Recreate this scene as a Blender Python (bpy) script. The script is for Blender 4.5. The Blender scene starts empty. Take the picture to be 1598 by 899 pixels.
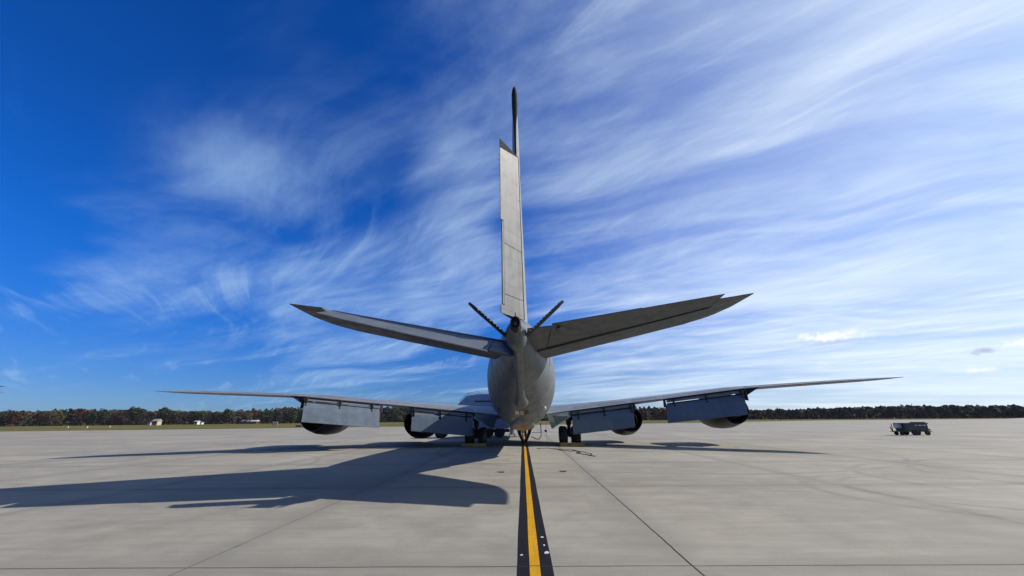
import bpy, bmesh, math, random
from math import sin, cos, pi, radians, sqrt, atan2
from mathutils import Vector, Matrix

sc = bpy.context.scene
C = sc.collection
random.seed(7)

# ------------------------------------------------------------------ camera
H = 1.732
cam = bpy.data.cameras.new('camera')
co = bpy.data.objects.new('camera', cam)
C.objects.link(co)
cam.sensor_width = 36
cam.lens = 36 * 610.2 / 1598
cam.clip_start = 0.1
cam.clip_end = 20000
PITCH, YAW, ROLL = 0.3241, -0.0203, -0.0085
F = Vector((sin(YAW) * cos(PITCH), cos(YAW) * cos(PITCH), sin(PITCH)))
R0 = Vector((cos(YAW), -sin(YAW), 0))
U0 = R0.cross(F)
R = R0 * cos(ROLL) + U0 * sin(ROLL)
U = -R0 * sin(ROLL) + U0 * cos(ROLL)
m = Matrix(((R.x, U.x, -F.x, 0), (R.y, U.y, -F.y, 0), (R.z, U.z, -F.z, H), (0, 0, 0, 1)))
co.matrix_world = m
sc.camera = co
sc.render.resolution_x, sc.render.resolution_y = 1024, 576

# ------------------------------------------------------------------ view, world, sun
sc.view_settings.view_transform = 'Standard'
sc.view_settings.look = 'None'
sc.view_settings.exposure = 0.58
sc.view_settings.gamma = 1
sc.view_settings.use_curve_mapping = False
SUN_TO = Vector((1.35, 0.125, 1.0)).normalized()
EL = math.asin(SUN_TO.z)
AZ = atan2(SUN_TO.x, SUN_TO.y)          # clockwise from +y
sun = bpy.data.lights.new('sun', 'SUN')
sun.energy = 5.0
sun.angle = radians(0.55)
sun.color = (1.0, 0.93, 0.83)
so = bpy.data.objects.new('sun', sun)
C.objects.link(so)
so.rotation_euler = SUN_TO.to_track_quat('Z', 'Y').to_euler()

world = bpy.data.worlds.new('World')
sc.world = world
world.use_nodes = True


class NT:
    """small helper to write node trees"""
    def __init__(s, tree):
        s.t = tree
        for n in list(tree.nodes):
            tree.nodes.remove(n)

    def n(s, typ, **kw):
        nd = s.t.nodes.new(typ)
        for k, v in kw.items():
            setattr(nd, k, v)
        return nd

    def put(s, sock, v):
        if v is None:
            return
        if hasattr(v, 'is_output') or isinstance(v, bpy.types.NodeSocket):
            s.t.links.new(v, sock)
        elif isinstance(v, (int, float)):
            if sock.type in ('RGBA',):
                sock.default_value = (v, v, v, 1)
            elif sock.type == 'VECTOR':
                sock.default_value = (v, v, v)
            else:
                sock.default_value = v
        else:
            v = tuple(v)
            if sock.type == 'RGBA' and len(v) == 3:
                v = v + (1,)
            sock.default_value = v

    def math(s, op, a, b=None, c=None, clamp=False):
        nd = s.n('ShaderNodeMath', operation=op)
        nd.use_clamp = clamp
        s.put(nd.inputs[0], a)
        s.put(nd.inputs[1], b)
        if c is not None:
            s.put(nd.inputs[2], c)
        return nd.outputs[0]

    def vmath(s, op, a, b=None):
        nd = s.n('ShaderNodeVectorMath', operation=op)
        s.put(nd.inputs[0], a)
        if b is not None:
            s.put(nd.inputs[1], b)
        return nd.outputs['Value'] if op in ('DOT_PRODUCT', 'LENGTH', 'DISTANCE') else nd.outputs['Vector']

    def sep(s, v):
        nd = s.n('ShaderNodeSeparateXYZ')
        s.put(nd.inputs[0], v)
        return nd.outputs[0], nd.outputs[1], nd.outputs[2]

    def comb(s, x, y, z=0.0):
        nd = s.n('ShaderNodeCombineXYZ')
        s.put(nd.inputs[0], x); s.put(nd.inputs[1], y); s.put(nd.inputs[2], z)
        return nd.outputs[0]

    def noise(s, v, scale, detail=4, rough=0.5, dist=0.0, lac=2.0):
        nd = s.n('ShaderNodeTexNoise')
        s.put(nd.inputs['Vector'], v)
        nd.inputs['Scale'].default_value = scale
        nd.inputs['Detail'].default_value = detail
        nd.inputs['Roughness'].default_value = rough
        nd.inputs['Distortion'].default_value = dist
        nd.inputs['Lacunarity'].default_value = lac
        return nd.outputs['Fac']

    def noisec(s, v, scale, detail=3, rough=0.5):
        nd = s.n('ShaderNodeTexNoise')
        s.put(nd.inputs['Vector'], v)
        nd.inputs['Scale'].default_value = scale
        nd.inputs['Detail'].default_value = detail
        nd.inputs['Roughness'].default_value = rough
        return nd.outputs['Color']

    def rng(s, v, a, b, c=0.0, d=1.0, smooth=True):
        nd = s.n('ShaderNodeMapRange')
        nd.interpolation_type = 'SMOOTHSTEP' if smooth else 'LINEAR'
        s.put(nd.inputs[0], v)
        for i, q in enumerate((a, b, c, d)):
            s.put(nd.inputs[i + 1], q)
        return nd.outputs[0]

    def mix(s, f, a, b, mode='MIX'):
        nd = s.n('ShaderNodeMix', data_type='RGBA', blend_type=mode)
        s.put(nd.inputs[0], f)
        s.put(nd.inputs[6], a)
        s.put(nd.inputs[7], b)
        return nd.outputs[2]

    def mapping(s, v, loc=(0, 0, 0), rot=(0, 0, 0), scale=(1, 1, 1)):
        nd = s.n('ShaderNodeMapping')
        s.put(nd.inputs[0], v)
        nd.inputs[1].default_value = loc
        nd.inputs[2].default_value = rot
        nd.inputs[3].default_value = scale
        return nd.outputs[0]


def build_world():
    w = NT(world.node_tree)
    out = w.n('ShaderNodeOutputWorld')
    bg = w.n('ShaderNodeBackground')
    bg.inputs['Strength'].default_value = 0.055
    w.t.links.new(bg.outputs[0], out.inputs[0])
    sky = w.n('ShaderNodeTexSky')
    sky.sky_type = 'NISHITA'
    sky.sun_disc = False
    sky.sun_elevation = EL
    sky.sun_rotation = AZ
    sky.altitude = 50
    sky.air_density = 0.9
    sky.dust_density = 0.35
    sky.ozone_density = 4.0
    tc = w.n('ShaderNodeTexCoord')
    d = w.vmath('NORMALIZE', tc.outputs['Generated'])
    x, y, z = w.sep(d)
    hs = w.n('ShaderNodeHueSaturation')
    hs.inputs['Hue'].default_value = 0.506
    hs.inputs['Saturation'].default_value = 1.20
    hs.inputs['Value'].default_value = 1.0
    w.put(hs.inputs['Color'], sky.outputs[0])
    base = w.mix(w.rng(z, 0.0, 0.36), (0.42, 0.66, 1.15), (0.16, 0.98, 1.80))
    base = w.mix(1.0, hs.outputs[0], base, 'MULTIPLY')
    # the cirrus sheets lie on a level plane high above, so they foreshorten to the horizon
    zz = w.math('ADD', w.math('MAXIMUM', z, 0.0), 0.10)
    px = w.math('DIVIDE', x, zz)
    py = w.math('DIVIDE', y, zz)
    P = w.comb(px, py, 0.0)
    warp = w.vmath('SUBTRACT', w.noisec(P, 0.5, 2, 0.45), (0.5, 0.5, 0.5))
    sc1 = w.n('ShaderNodeVectorMath', operation='SCALE')
    w.put(sc1.inputs[0], warp)
    sc1.inputs['Scale'].default_value = 0.95
    Pw = w.vmath('ADD', P, sc1.outputs[0])
    # streaks run towards azimuth -50 degrees
    def rot2(v, ang, sx, sy, off):
        vx, vy, _ = w.sep(v)
        c, s_ = cos(ang), sin(ang)
        u = w.math('ADD', w.math('MULTIPLY', vx, c * sx), w.math('MULTIPLY', vy, s_ * sx))
        q = w.math('ADD', w.math('MULTIPLY', vx, -s_ * sy), w.math('MULTIPLY', vy, c * sy))
        return w.comb(u, q, off)
    a_st = radians(90 + 57)           # direction of the streaks in plan, from +x
    st1 = w.noise(rot2(Pw, a_st, 0.16, 1.15, 3.1), 1.0, 7, 0.56, 0.25)
    st2 = w.noise(rot2(Pw, a_st + 0.10, 0.38, 3.4, 9.7), 1.0, 6, 0.60, 0.35)
    st3 = w.noise(rot2(Pw, a_st - 0.32, 0.9, 7.5, 5.2), 1.0, 5, 0.62, 0.5)
    blob = w.noise(Pw, 0.62, 6, 0.55, 0.3)
    blob2 = w.noise(w.vmath('ADD', P, (7.3, 2.1, 4.0)), 0.42, 3, 0.5)
    fine = w.noise(rot2(Pw, a_st - 0.2, 2.2, 9.0, 1.2), 1.4, 6, 0.65, 0.4)
    # cover grows to the right of the view, with a few looser patches on the left
    side = w.rng(x, -0.95, 0.95, 0.0, 1.0, False)
    side = w.math('ADD', side, w.math('MULTIPLY', w.math('SUBTRACT', blob2, 0.5), 0.7))
    side = w.math('ADD', side, w.math('MULTIPLY', w.math('SUBTRACT', st1, 0.5), 0.4))
    for az_, el_, wd_, gain in ((-38, 37, 16, 0.32), (-42, 20, 16, 0.48), (-24, 14, 13, 0.42), (-50, 10, 9, 0.3), (-9, 20, 11, 0.45), (-10, 33, 9, 0.25), (10, 40, 14, 0.15), (-50, 52, 24, -0.38), (-12, 48, 14, 0.12)):
        a_, e_ = radians(az_), radians(el_)
        dv_ = (sin(a_) * cos(e_), cos(a_) * cos(e_), sin(e_))
        side = w.math('ADD', side, w.rng(w.vmath('DOT_PRODUCT', d, dv_), cos(radians(wd_)), 1.0, 0.0, gain))
    # sheets with ragged edges, combed inside by finer streaks
    pa = w.noise(rot2(Pw, a_st, 0.75, 1.25, 2.4), 1.0, 8, 0.60, 0.35)
    pb = w.noise(rot2(Pw, a_st + 0.25, 0.28, 1.5, 6.6), 1.0, 7, 0.58, 0.5)
    base_c = w.math('ADD', w.math('MULTIPLY', pa, 0.52), w.math('MULTIPLY', pb, 0.48))
    base_c = w.math('ADD', base_c, w.math('MULTIPLY', w.math('SUBTRACT', side, 0.5), 0.27))
    sheet = w.rng(base_c, 0.425, 0.66)
    comb_ = w.math('ADD', w.math('MULTIPLY', st2, 0.5), w.math('ADD', w.math('MULTIPLY', st3, 0.25), w.math('MULTIPLY', fine, 0.25)))
    comb_ = w.rng(comb_, 0.34, 0.66, w.rng(side, 0.3, 1.0, 0.34, 0.60), 1.0)
    k = w.math('MULTIPLY', sheet, comb_)
    amt = w.rng(side, 0.2, 1.1, 0.42, 0.88, False)
    k = w.math('MULTIPLY', k, amt)
    # hair-thin bright wisps
    hair = w.rng(w.math('ADD', w.math('MULTIPLY', st3, 0.55), w.math('MULTIPLY', pb, 0.45)), 0.52, 0.70, 0.0, 0.36)
    hair = w.math('MULTIPLY', hair, w.math('MAXIMUM', w.rng(z, 0.30, 0.62, 1.0, 0.0), w.rng(x, -0.05, 0.25)))
    k = w.math('ADD', k, w.math('MULTIPLY', hair, w.math('SUBTRACT', 1.0, k)))
    veil = w.rng(x, -0.05, 0.85, 0.0, 0.46, False)
    veil = w.math('ADD', veil, w.math('MULTIPLY', w.rng(z, 0.0, 0.22, 0.20, 0.0), w.rng(x, -0.2, 0.6)))
    k = w.math('ADD', w.math('MULTIPLY', k, w.math('SUBTRACT', 1.0, veil)), veil, clamp=True)
    up = w.rng(z, 0.0, 0.10, 0.9, 1.0)
    k = w.math('MULTIPLY', k, up)
    ccol = w.mix(w.rng(x, -0.5, 0.7), (4.6, 7.0, 10.6), (11.4, 12.9, 13.9))
    col = w.mix(k, base, ccol)
    # small cumulus low on the right and bright tufts low on the left
    def puff(az_deg, el_deg, wdeg, hdeg, strength, col, colr, seed):
        a, e = radians(az_deg), radians(el_deg)
        dirv = Vector((sin(a) * cos(e), cos(a) * cos(e), sin(e)))
        rt = Vector((cos(a), -sin(a), 0)); upv = rt.cross(dirv)
        du = w.math('DIVIDE', w.vmath('DOT_PRODUCT', d, tuple(rt)), radians(wdeg))
        dv = w.math('DIVIDE', w.vmath('DOT_PRODUCT', w.vmath('SUBTRACT', d, tuple(dirv)), tuple(upv)), radians(hdeg))
        r2 = w.math('SQRT', w.math('ADD', w.math('MULTIPLY', du, du), w.math('MULTIPLY', dv, dv)))
        nz = w.noise(w.vmath('ADD', d, (seed, 0, 0)), 46.0, 6, 0.62, 0.6)
        v = w.math('SUBTRACT', w.math('ADD', w.math('SUBTRACT', 1.0, r2), w.math('MULTIPLY', w.math('SUBTRACT', nz, 0.5), 2.3)), 0.15)
        f = w.rng(v, 0.0, 0.75, 0.0, strength)
        f = w.math('MULTIPLY', f, w.rng(w.vmath('DOT_PRODUCT', d, tuple(dirv)), 0.9, 0.95))
        return w.mix(f, col, colr)
    wht = (13.3, 13.4, 14.0)
    col = puff(38.2, 8.2, 3.9, 1.0, 0.35, col, (6.4, 7.2, 9.2), 0.35)
    col = puff(38.2, 8.6, 3.3, 0.8, 0.85, col, wht, 0.3)
    col = puff(35.9, 9.0, 1.4, 0.5, 0.5, col, wht, 1.3)
    col = puff(49.1, 5.7, 1.6, 0.6, 0.9, col, (5.6, 6.4, 8.6), 2.1)
    col = puff(51.3, 6.1, 1.2, 0.55, 0.8, col, wht, 3.1)
    col = puff(48.4, 4.0, 1.6, 0.4, 0.6, col, wht, 4.7)
    w.put(bg.inputs['Color'], col)


build_world()

# ------------------------------------------------------------------ materials
def material(name):
    mt = bpy.data.materials.new(name)
    mt.use_nodes = True
    t = NT(mt.node_tree)
    out = t.n('ShaderNodeOutputMaterial')
    b = t.n('ShaderNodeBsdfPrincipled')
    t.t.links.new(b.outputs[0], out.inputs[0])
    return mt, t, b


def plain(name, col, rough=0.6, metal=0.0, var=0.12, scale=3.0, spec=0.5, bump=0.0):
    mt, t, b = material(name)
    g = t.n('ShaderNodeTexCoord').outputs['Object']
    n1 = t.noise(g, scale, 6, 0.6)
    n2 = t.noise(g, scale * 9, 3, 0.6)
    f = t.math('ADD', t.math('MULTIPLY', n1, 0.7), t.math('MULTIPLY', n2, 0.3))
    lo = tuple(c * (1 - var * 1.6) for c in col)
    hi = tuple(min(1, c * (1 + var * 1.2)) for c in col)
    t.put(b.inputs['Base Color'], t.mix(t.rng(f, 0.3, 0.7), lo, hi))
    t.put(b.inputs['Roughness'], t.rng(n2, 0.3, 0.7, max(0.05, rough - 0.08), min(1, rough + 0.1)))
    b.inputs['Metallic'].default_value = metal
    b.inputs['Specular IOR Level'].default_value = spec
    if bump:
        bp = t.n('ShaderNodeBump')
        bp.inputs['Distance'].default_value = bump
        bp.inputs['Strength'].default_value = 0.6
        t.put(bp.inputs['Height'], f)
        t.t.links.new(bp.outputs[0], b.inputs['Normal'])
    return mt


def skin(name, col, streak_axis='z', px=1.1, py=0.9, rough=0.45, stain=False):
    """weathered grey aircraft paint with panel seams, rivet-line dirt and streaks"""
    mt, t, b = material(name)
    g = t.n('ShaderNodeTexCoord').outputs['Object']
    x, y, z = t.sep(g)
    big = t.noise(g, 0.45, 5, 0.6, 0.4)
    mid = t.noise(g, 2.6, 6, 0.65)
    fine = t.noise(g, 14.0, 4, 0.6)
    if streak_axis == 'z':
        stv = t.mapping(g, scale=(9, 3.5, 0.5))
    elif streak_axis == 'y':
        stv = t.mapping(g, scale=(9, 0.5, 9))
    st = t.noise(stv, 1.0, 4, 0.6)
    f = t.math('ADD', t.math('MULTIPLY', big, 0.35), t.math('MULTIPLY', mid, 0.3))
    f = t.math('ADD', f, t.math('MULTIPLY', st, 0.35))
    dark = tuple(c * 0.80 for c in col)
    lite = tuple(min(1, c * 1.08) for c in col)
    c = t.mix(t.rng(f, 0.36, 0.62), dark, lite)
    # panel tone differences
    def cell(v, s_):
        return t.math('FLOOR', t.math('DIVIDE', v, s_))
    wn = t.n('ShaderNodeTexWhiteNoise')
    wn.noise_dimensions = '3D'
    t.put(wn.inputs[0], t.comb(cell(x, px), cell(y, py), cell(z, 0.85)))
    c = t.mix(0.5, c, t.mix(wn.outputs[0], (0.80,) * 3, (1.12,) * 3), 'MULTIPLY')
    # seams
    def seam(v, s_, wd):
        fr = t.math('FRACT', t.math('DIVIDE', v, s_))
        dd = t.math('MULTIPLY', t.math('SUBTRACT', 0.5, t.math('ABSOLUTE', t.math('SUBTRACT', fr, 0.5))), s_)
        return t.rng(dd, wd * 0.4, wd, 0.55, 0.0)
    sm = t.math('MAXIMUM', seam(y, py, 0.012), seam(z, 0.85, 0.012))
    sm = t.math('MAXIMUM', sm, seam(x, px, 0.012))
    sm = t.math('MULTIPLY', sm, t.rng(mid, 0.35, 0.6, 0.35, 1.0))
    c = t.mix(sm, c, tuple(q * 0.35 for q in col))
    # scuffs
    c = t.mix(t.rng(fine, 0.66, 0.74, 0.0, 0.35), c, tuple(q * 0.5 for q in col))
    if stain:
        dx = t.math('DIVIDE', x, 0.42)
        dz = t.math('DIVIDE', t.math('SUBTRACT', z, 1.33), 0.42)
        dy = t.math('DIVIDE', t.math('SUBTRACT', y, -9.3), 2.0)
        r2 = t.math('SQRT', t.math('ADD', t.math('ADD', t.math('MULTIPLY', dx, dx), t.math('MULTIPLY', dz, dz)), t.math('MULTIPLY', dy, dy)))
        k = t.rng(t.math('ADD', r2, t.math('MULTIPLY', t.math('SUBTRACT', mid, 0.5), 1.4)), 0.25, 1.3, 0.9, 0.0)
        c = t.mix(k, c, (0.30, 0.115, 0.03))
    t.put(b.inputs['Base Color'], c)
    t.put(b.inputs['Roughness'], t.rng(mid, 0.3, 0.7, rough - 0.1, rough + 0.15))
    b.inputs['Specular IOR Level'].default_value = 0.4
    bp = t.n('ShaderNodeBump')
    bp.inputs['Distance'].default_value = 0.01
    bp.inputs['Strength'].default_value = 0.35
    t.put(bp.inputs['Height'], t.math('ADD', t.math('MULTIPLY', mid, 0.6), t.math('MULTIPLY', sm, -0.5)))
    t.t.links.new(bp.outputs[0], b.inputs['Normal'])
    return mt


M = {}
GREY = (0.215, 0.222, 0.226)  # one aircraft grey; the part tones below carry light and shade in their colour
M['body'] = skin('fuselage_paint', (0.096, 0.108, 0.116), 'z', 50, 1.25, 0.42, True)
M['fin'] = skin('fin_sunlit_paint', (0.188, 0.192, 0.194), 'z', 50, 40, 0.5)  # the grey kept lighter, sunlight on the fin painted in
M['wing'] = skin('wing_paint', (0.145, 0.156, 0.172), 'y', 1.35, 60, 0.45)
M['tail'] = skin('stabilizer_shaded_paint', (0.070, 0.081, 0.096), 'y', 0.9, 60, 0.5)  # the same grey darkened, shade of the underside painted in
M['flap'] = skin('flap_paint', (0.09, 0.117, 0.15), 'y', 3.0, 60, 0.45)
M['dark'] = plain('dark_fittings', (0.018, 0.018, 0.02), 0.6)
M['black'] = plain('black_interior', (0.006, 0.006, 0.007), 0.7)
M['dark_shade'] = plain('dark_tail_and_shade', (0.022, 0.025, 0.03), 0.85, spec=0.1)  # dark tail fittings, and painted shade on the rudder top and fin edge
M['darkgrey'] = plain('charcoal_grey', (0.03, 0.031, 0.036), 0.5, scale=6)
M['white'] = plain('off_white_paint', (0.42, 0.42, 0.41), 0.5)
M['metal'] = plain('bare_metal', (0.42, 0.42, 0.42), 0.35, 0.8)
M['hotmetal'] = plain('burnt_metal', (0.10, 0.09, 0.085), 0.45, 0.7)
M['primer'] = plain('green_grey_primer', (0.07, 0.098, 0.09), 0.6, scale=5, var=0.25)
M['rubber'] = plain('tyre_rubber', (0.016, 0.016, 0.017), 0.85, bump=0.005)
M['yellow'] = plain('chock_yellow', (0.34, 0.20, 0.015), 0.6, var=0.3, scale=5)
M['glass'] = plain('dark_glass', (0.02, 0.025, 0.03), 0.1)
M['truckblue'] = plain('truck_paint', (0.20, 0.28, 0.42), 0.35)
M['cart'] = plain('cart_navy', (0.013, 0.014, 0.026), 0.5)
M['rope'] = plain('black_rope', (0.02, 0.018, 0.016), 0.9)
M['red'] = plain('sign_red', (0.55, 0.05, 0.05), 0.6)
M['tan'] = plain('tan_siding', (0.34, 0.27, 0.17), 0.8)
M['roof'] = plain('grey_roof', (0.20, 0.19, 0.19), 0.8)


def concrete():
    mt, t, b = material('apron_concrete')
    g = t.n('ShaderNodeNewGeometry').outputs['Position']
    x, y, z = t.sep(g)
    SX, SY = 6.3, 6.0
    wob = t.math('MULTIPLY', t.math('SUBTRACT', t.noise(g, 0.35, 2), 0.5), 0.06)
    wob2 = t.math('MULTIPLY', t.math('SUBTRACT', t.noise(g, 2.5, 3), 0.5), 0.02)
    u = t.math('SUBTRACT', t.math('SUBTRACT', x, t.math('MULTIPLY', y, 0.014)), 2.0)
    u = t.math('ADD', u, t.math('ADD', wob, wob2))
    v = t.math('SUBTRACT', t.math('SUBTRACT', y, t.math('MULTIPLY', x, 0.008)), 5.70)
    v = t.math('ADD', v, t.math('ADD', wob, wob2))
    us, vs = t.math('DIVIDE', u, SX), t.math('DIVIDE', v, SY)
    def dist(q, s_):
        fr = t.math('FRACT', q)
        return t.math('MULTIPLY', t.math('SUBTRACT', 0.5, t.math('ABSOLUTE', t.math('SUBTRACT', fr, 0.5))), s_)
    du, dv = dist(us, SX), dist(vs, SY)
    wn = t.n('ShaderNodeTexWhiteNoise'); wn.noise_dimensions = '2D'
    t.put(wn.inputs[0], t.comb(t.math('FLOOR', us), t.math('FLOOR', vs)))
    wv = t.n('ShaderNodeTexWhiteNoise'); wv.noise_dimensions = '1D'
    t.put(wv.inputs['W'], t.math('FLOOR', t.math('ADD', vs, 0.5)))
    wu = t.n('ShaderNodeTexWhiteNoise'); wu.noise_dimensions = '1D'
    t.put(wu.inputs['W'], t.math('FLOOR', t.math('ADD', us, 0.5)))
    blot = t.noise(g, 0.16, 6, 0.62, 0.6)
    blot2 = t.noise(g, 0.9, 6, 0.62, 0.5)
    brush = t.noise(t.mapping(g, rot=(0, 0, 0.04), scale=(0.35, 5.5, 1)), 1.0, 6, 0.62, 0.3)
    brush2 = t.noise(t.mapping(g, rot=(0, 0, -0.5), scale=(0.5, 2.6, 1)), 1.0, 5, 0.6, 0.8)
    grain = t.noise(g, 42.0, 5, 0.7)
    grit = t.noise(g, 160.0, 2, 0.6)
    f = t.math('ADD', t.math('MULTIPLY', blot, 0.32), t.math('MULTIPLY', blot2, 0.22))
    f = t.math('ADD', f, t.math('MULTIPLY', brush, 0.12))
    f = t.math('ADD', f, t.math('MULTIPLY', brush2, 0.14))
    f = t.math('ADD', t.math('ADD', f, -0.04), t.math('MULTIPLY', grain, 0.20))
    f = t.math('ADD', f, t.math('MULTIPLY', t.noise(g, 3.5, 6, 0.7, 0.4), 0.08))
    c = t.mix(t.rng(f, 0.39, 0.62), (0.160, 0.153, 0.129), (0.250, 0.238, 0.200))
    c = t.mix(t.rng(f, 0.36, 0.55, 0.0, 0.0), c, c)
    c = t.mix(0.7, c, t.mix(wn.outputs[0], (0.88, 0.88, 0.90), (1.10, 1.09, 1.06)), 'MULTIPLY')
    c = t.mix(t.rng(grit, 0.60, 0.80, 0.0, 0.30), c, (0.12, 0.113, 0.105))
    # darker dirt along joints
    dmin = t.math('MINIMUM', du, dv)
    dirt = t.math('MULTIPLY', t.rng(dmin, 0.0, 0.55, 0.40, 0.0), t.rng(blot2, 0.30, 0.6, 0.2, 1.0))
    c = t.mix(dirt, c, (0.11, 0.104, 0.095))
    # tyre scrub arcs
    arcs = None
    for cx, cy, r0, wd in ((10.6, 10.6, 3.2, 0.20), (10.9, 10.9, 2.5, 0.16), (16.5, 13.5, 3.4, 0.22), (15.2, 12.5, 4.6, 0.18), (18.5, 14.5, 4.0, 0.2), (-16, 17, 7.0, 0.16), (7, 26, 12.0, 0.2), (20, 22, 8, 0.22)):
        dd = t.math('SQRT', t.math('ADD', t.math('POWER', t.math('SUBTRACT', x, cx), 2.0), t.math('POWER', t.math('SUBTRACT', y, cy), 2.0)))
        k = t.rng(t.math('ABSOLUTE', t.math('SUBTRACT', dd, r0)), 0.04, wd, 1.0, 0.0)
        arcs = k if arcs is None else t.math('MAXIMUM', arcs, k)
    arcs = t.math('MULTIPLY', arcs, t.rng(blot2, 0.36, 0.62, 0.04, 0.38))
    c = t.mix(arcs, c, (0.08, 0.076, 0.072))
    # long-wave wheel lanes either side of the line, faint
    spots = t.noise(g, 1.35, 2, 0.5)
    c = t.mix(t.rng(spots, 0.755, 0.80, 0.0, 0.5), c, (0.07, 0.067, 0.063))
    # joints: some freshly sealed (dark), some worn
    def jline(d_, w0, wcell):
        wdt = t.math('ADD', w0, t.math('MULTIPLY', t.noise(g, 6.0, 2), 0.006))
        return t.math('MULTIPLY', t.rng(d_, t.math('MULTIPLY', wdt, 0.7), wdt, 1.0, 0.0), wcell)
    ju = jline(du, 0.013, t.rng(t.math('ABSOLUTE', t.math('FLOOR', t.math('ADD', us, 0.5))), 0.2, 0.8, 1.0, 0.42, False))
    jv = jline(dv, 0.014, t.rng(wv.outputs[0], 0.0, 1.0, 0.5, 0.95, False))
    # edges spalled a little
    sp = t.math('MULTIPLY', t.rng(dmin, 0.015, 0.05, 1.0, 0.0), t.rng(t.noise(g, 3.0, 4, 0.7), 0.62, 0.7, 0.0, 0.5))
    j = t.math('MAXIMUM', t.math('MAXIMUM', ju, jv), sp)
    c = t.mix(j, c, (0.016, 0.015, 0.016))
    t.put(b.inputs['Base Color'], c)
    t.put(b.inputs['Roughness'], t.rng(blot2, 0.3, 0.7, 0.72, 0.9))
    b.inputs['Specular IOR Level'].default_value = 0.25
    bp = t.n('ShaderNodeBump')
    bp.inputs['Distance'].default_value = 0.004
    bp.inputs['Strength'].default_value = 0.5
    t.put(bp.inputs['Height'], t.math('SUBTRACT', t.math('ADD', grain, t.math('MULTIPLY', brush, 0.8)), t.math('MULTIPLY', j, 2.0)))
    t.t.links.new(bp.outputs[0], b.inputs['Normal'])
    return mt


def line_paint(name, col, dark, wear):
    mt, t, b = material(name)
    g = t.n('ShaderNodeNewGeometry').outputs['Position']
    x, y, z = t.sep(g)
    n1 = t.noise(g, 7.0, 6, 0.65)
    n2 = t.noise(g, 45.0, 5, 0.7)
    n3 = t.noise(t.mapping(g, scale=(10, 1.3, 1)), 1.0, 4, 0.6)
    f = t.math('ADD', t.math('MULTIPLY', n1, 0.4), t.math('ADD', t.math('MULTIPLY', n2, 0.3), t.math('MULTIPLY', n3, 0.3)))
    c = t.mix(t.rng(f, 0.35, 0.65), dark, col)
    c = t.mix(t.rng(f, 0.60, 0.70, 0.0, wear), c, (0.15, 0.138, 0.118))
    # the slab joints show through the paint
    v = t.math('SUBTRACT', t.math('SUBTRACT', y, t.math('MULTIPLY', x, 0.008)), 5.70)
    fr = t.math('FRACT', t.math('DIVIDE', v, 6.0))
    dd = t.math('MULTIPLY', t.math('SUBTRACT', 0.5, t.math('ABSOLUTE', t.math('SUBTRACT', fr, 0.5))), 6.0)
    c = t.mix(t.rng(dd, 0.009, 0.014, 0.9, 0.0), c, (0.02, 0.02, 0.02))
    t.put(b.inputs['Base Color'], c)
    b.inputs['Roughness'].default_value = 0.9
    b.inputs['Specular IOR Level'].default_value = 0.12
    bp = t.n('ShaderNodeBump')
    bp.inputs['Distance'].default_value = 0.003
    t.put(bp.inputs['Height'], n2)
    t.t.links.new(bp.outputs[0], b.inputs['Normal'])
    return mt


def grass_mat():
    mt, t, b = material('dry_autumn_grass')
    g = t.n('ShaderNodeNewGeometry').outputs['Position']
    n1 = t.noise(t.mapping(g, scale=(0.015, 0.06, 1)), 1.0, 5, 0.6)
    n2 = t.noise(g, 0.35, 5, 0.6)
    f = t.math('ADD', t.math('MULTIPLY', n1, 0.6), t.math('MULTIPLY', n2, 0.4))
    c = t.mix(t.rng(f, 0.38, 0.62), (0.045, 0.056, 0.015), (0.125, 0.100, 0.036))
    c = t.mix(t.rng(n2, 0.6, 0.75, 0.0, 0.5), c, (0.085, 0.055, 0.024))
    t.put(b.inputs['Base Color'], c)
    b.inputs['Roughness'].default_value = 1.0
    b.inputs['Specular IOR Level'].default_value = 0.05
    return mt


def leaf_mat(name, a, bcol):
    mt, t, b = material(name)
    g = t.n('ShaderNodeNewGeometry').outputs['Position']
    oi = t.n('ShaderNodeObjectInfo').outputs['Random']
    n1 = t.noise(g, 0.45, 3, 0.6)
    n2 = t.noise(g, 3.0, 2, 0.6)
    f = t.math('ADD', t.math('MULTIPLY', n1, 0.45), t.math('ADD', t.math('MULTIPLY', n2, 0.25), t.math('MULTIPLY', oi, 0.30)))
    c = t.mix(t.rng(f, 0.32, 0.70), a, bcol)
    t.put(b.inputs['Base Color'], c)
    b.inputs['Roughness'].default_value = 0.9
    b.inputs['Specular IOR Level'].default_value = 0.05
    return mt


M['concrete'] = concrete()
M['liney'] = line_paint('taxi_line_yellow', (0.44, 0.235, 0.006), (0.30, 0.155, 0.006), 0.35)
M['lineb'] = line_paint('taxi_line_black', (0.008, 0.008, 0.012), (0.004, 0.004, 0.006), 0.5)
M['grass'] = grass_mat()
LEAF = {
    'green': leaf_mat('dark_green_leaves', (0.012, 0.017, 0.013), (0.034, 0.040, 0.022)),
    'rust': leaf_mat('rust_brown_leaves', (0.026, 0.014, 0.013), (0.070, 0.032, 0.020)),
    'olive': leaf_mat('olive_leaves', (0.024, 0.024, 0.015), (0.062, 0.054, 0.026)),
    'bare': leaf_mat('grey_brown_twigs', (0.018, 0.015, 0.017), (0.042, 0.034, 0.034)),
}
M['bark'] = plain('bark', (0.06, 0.048, 0.038), 0.95)


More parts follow.
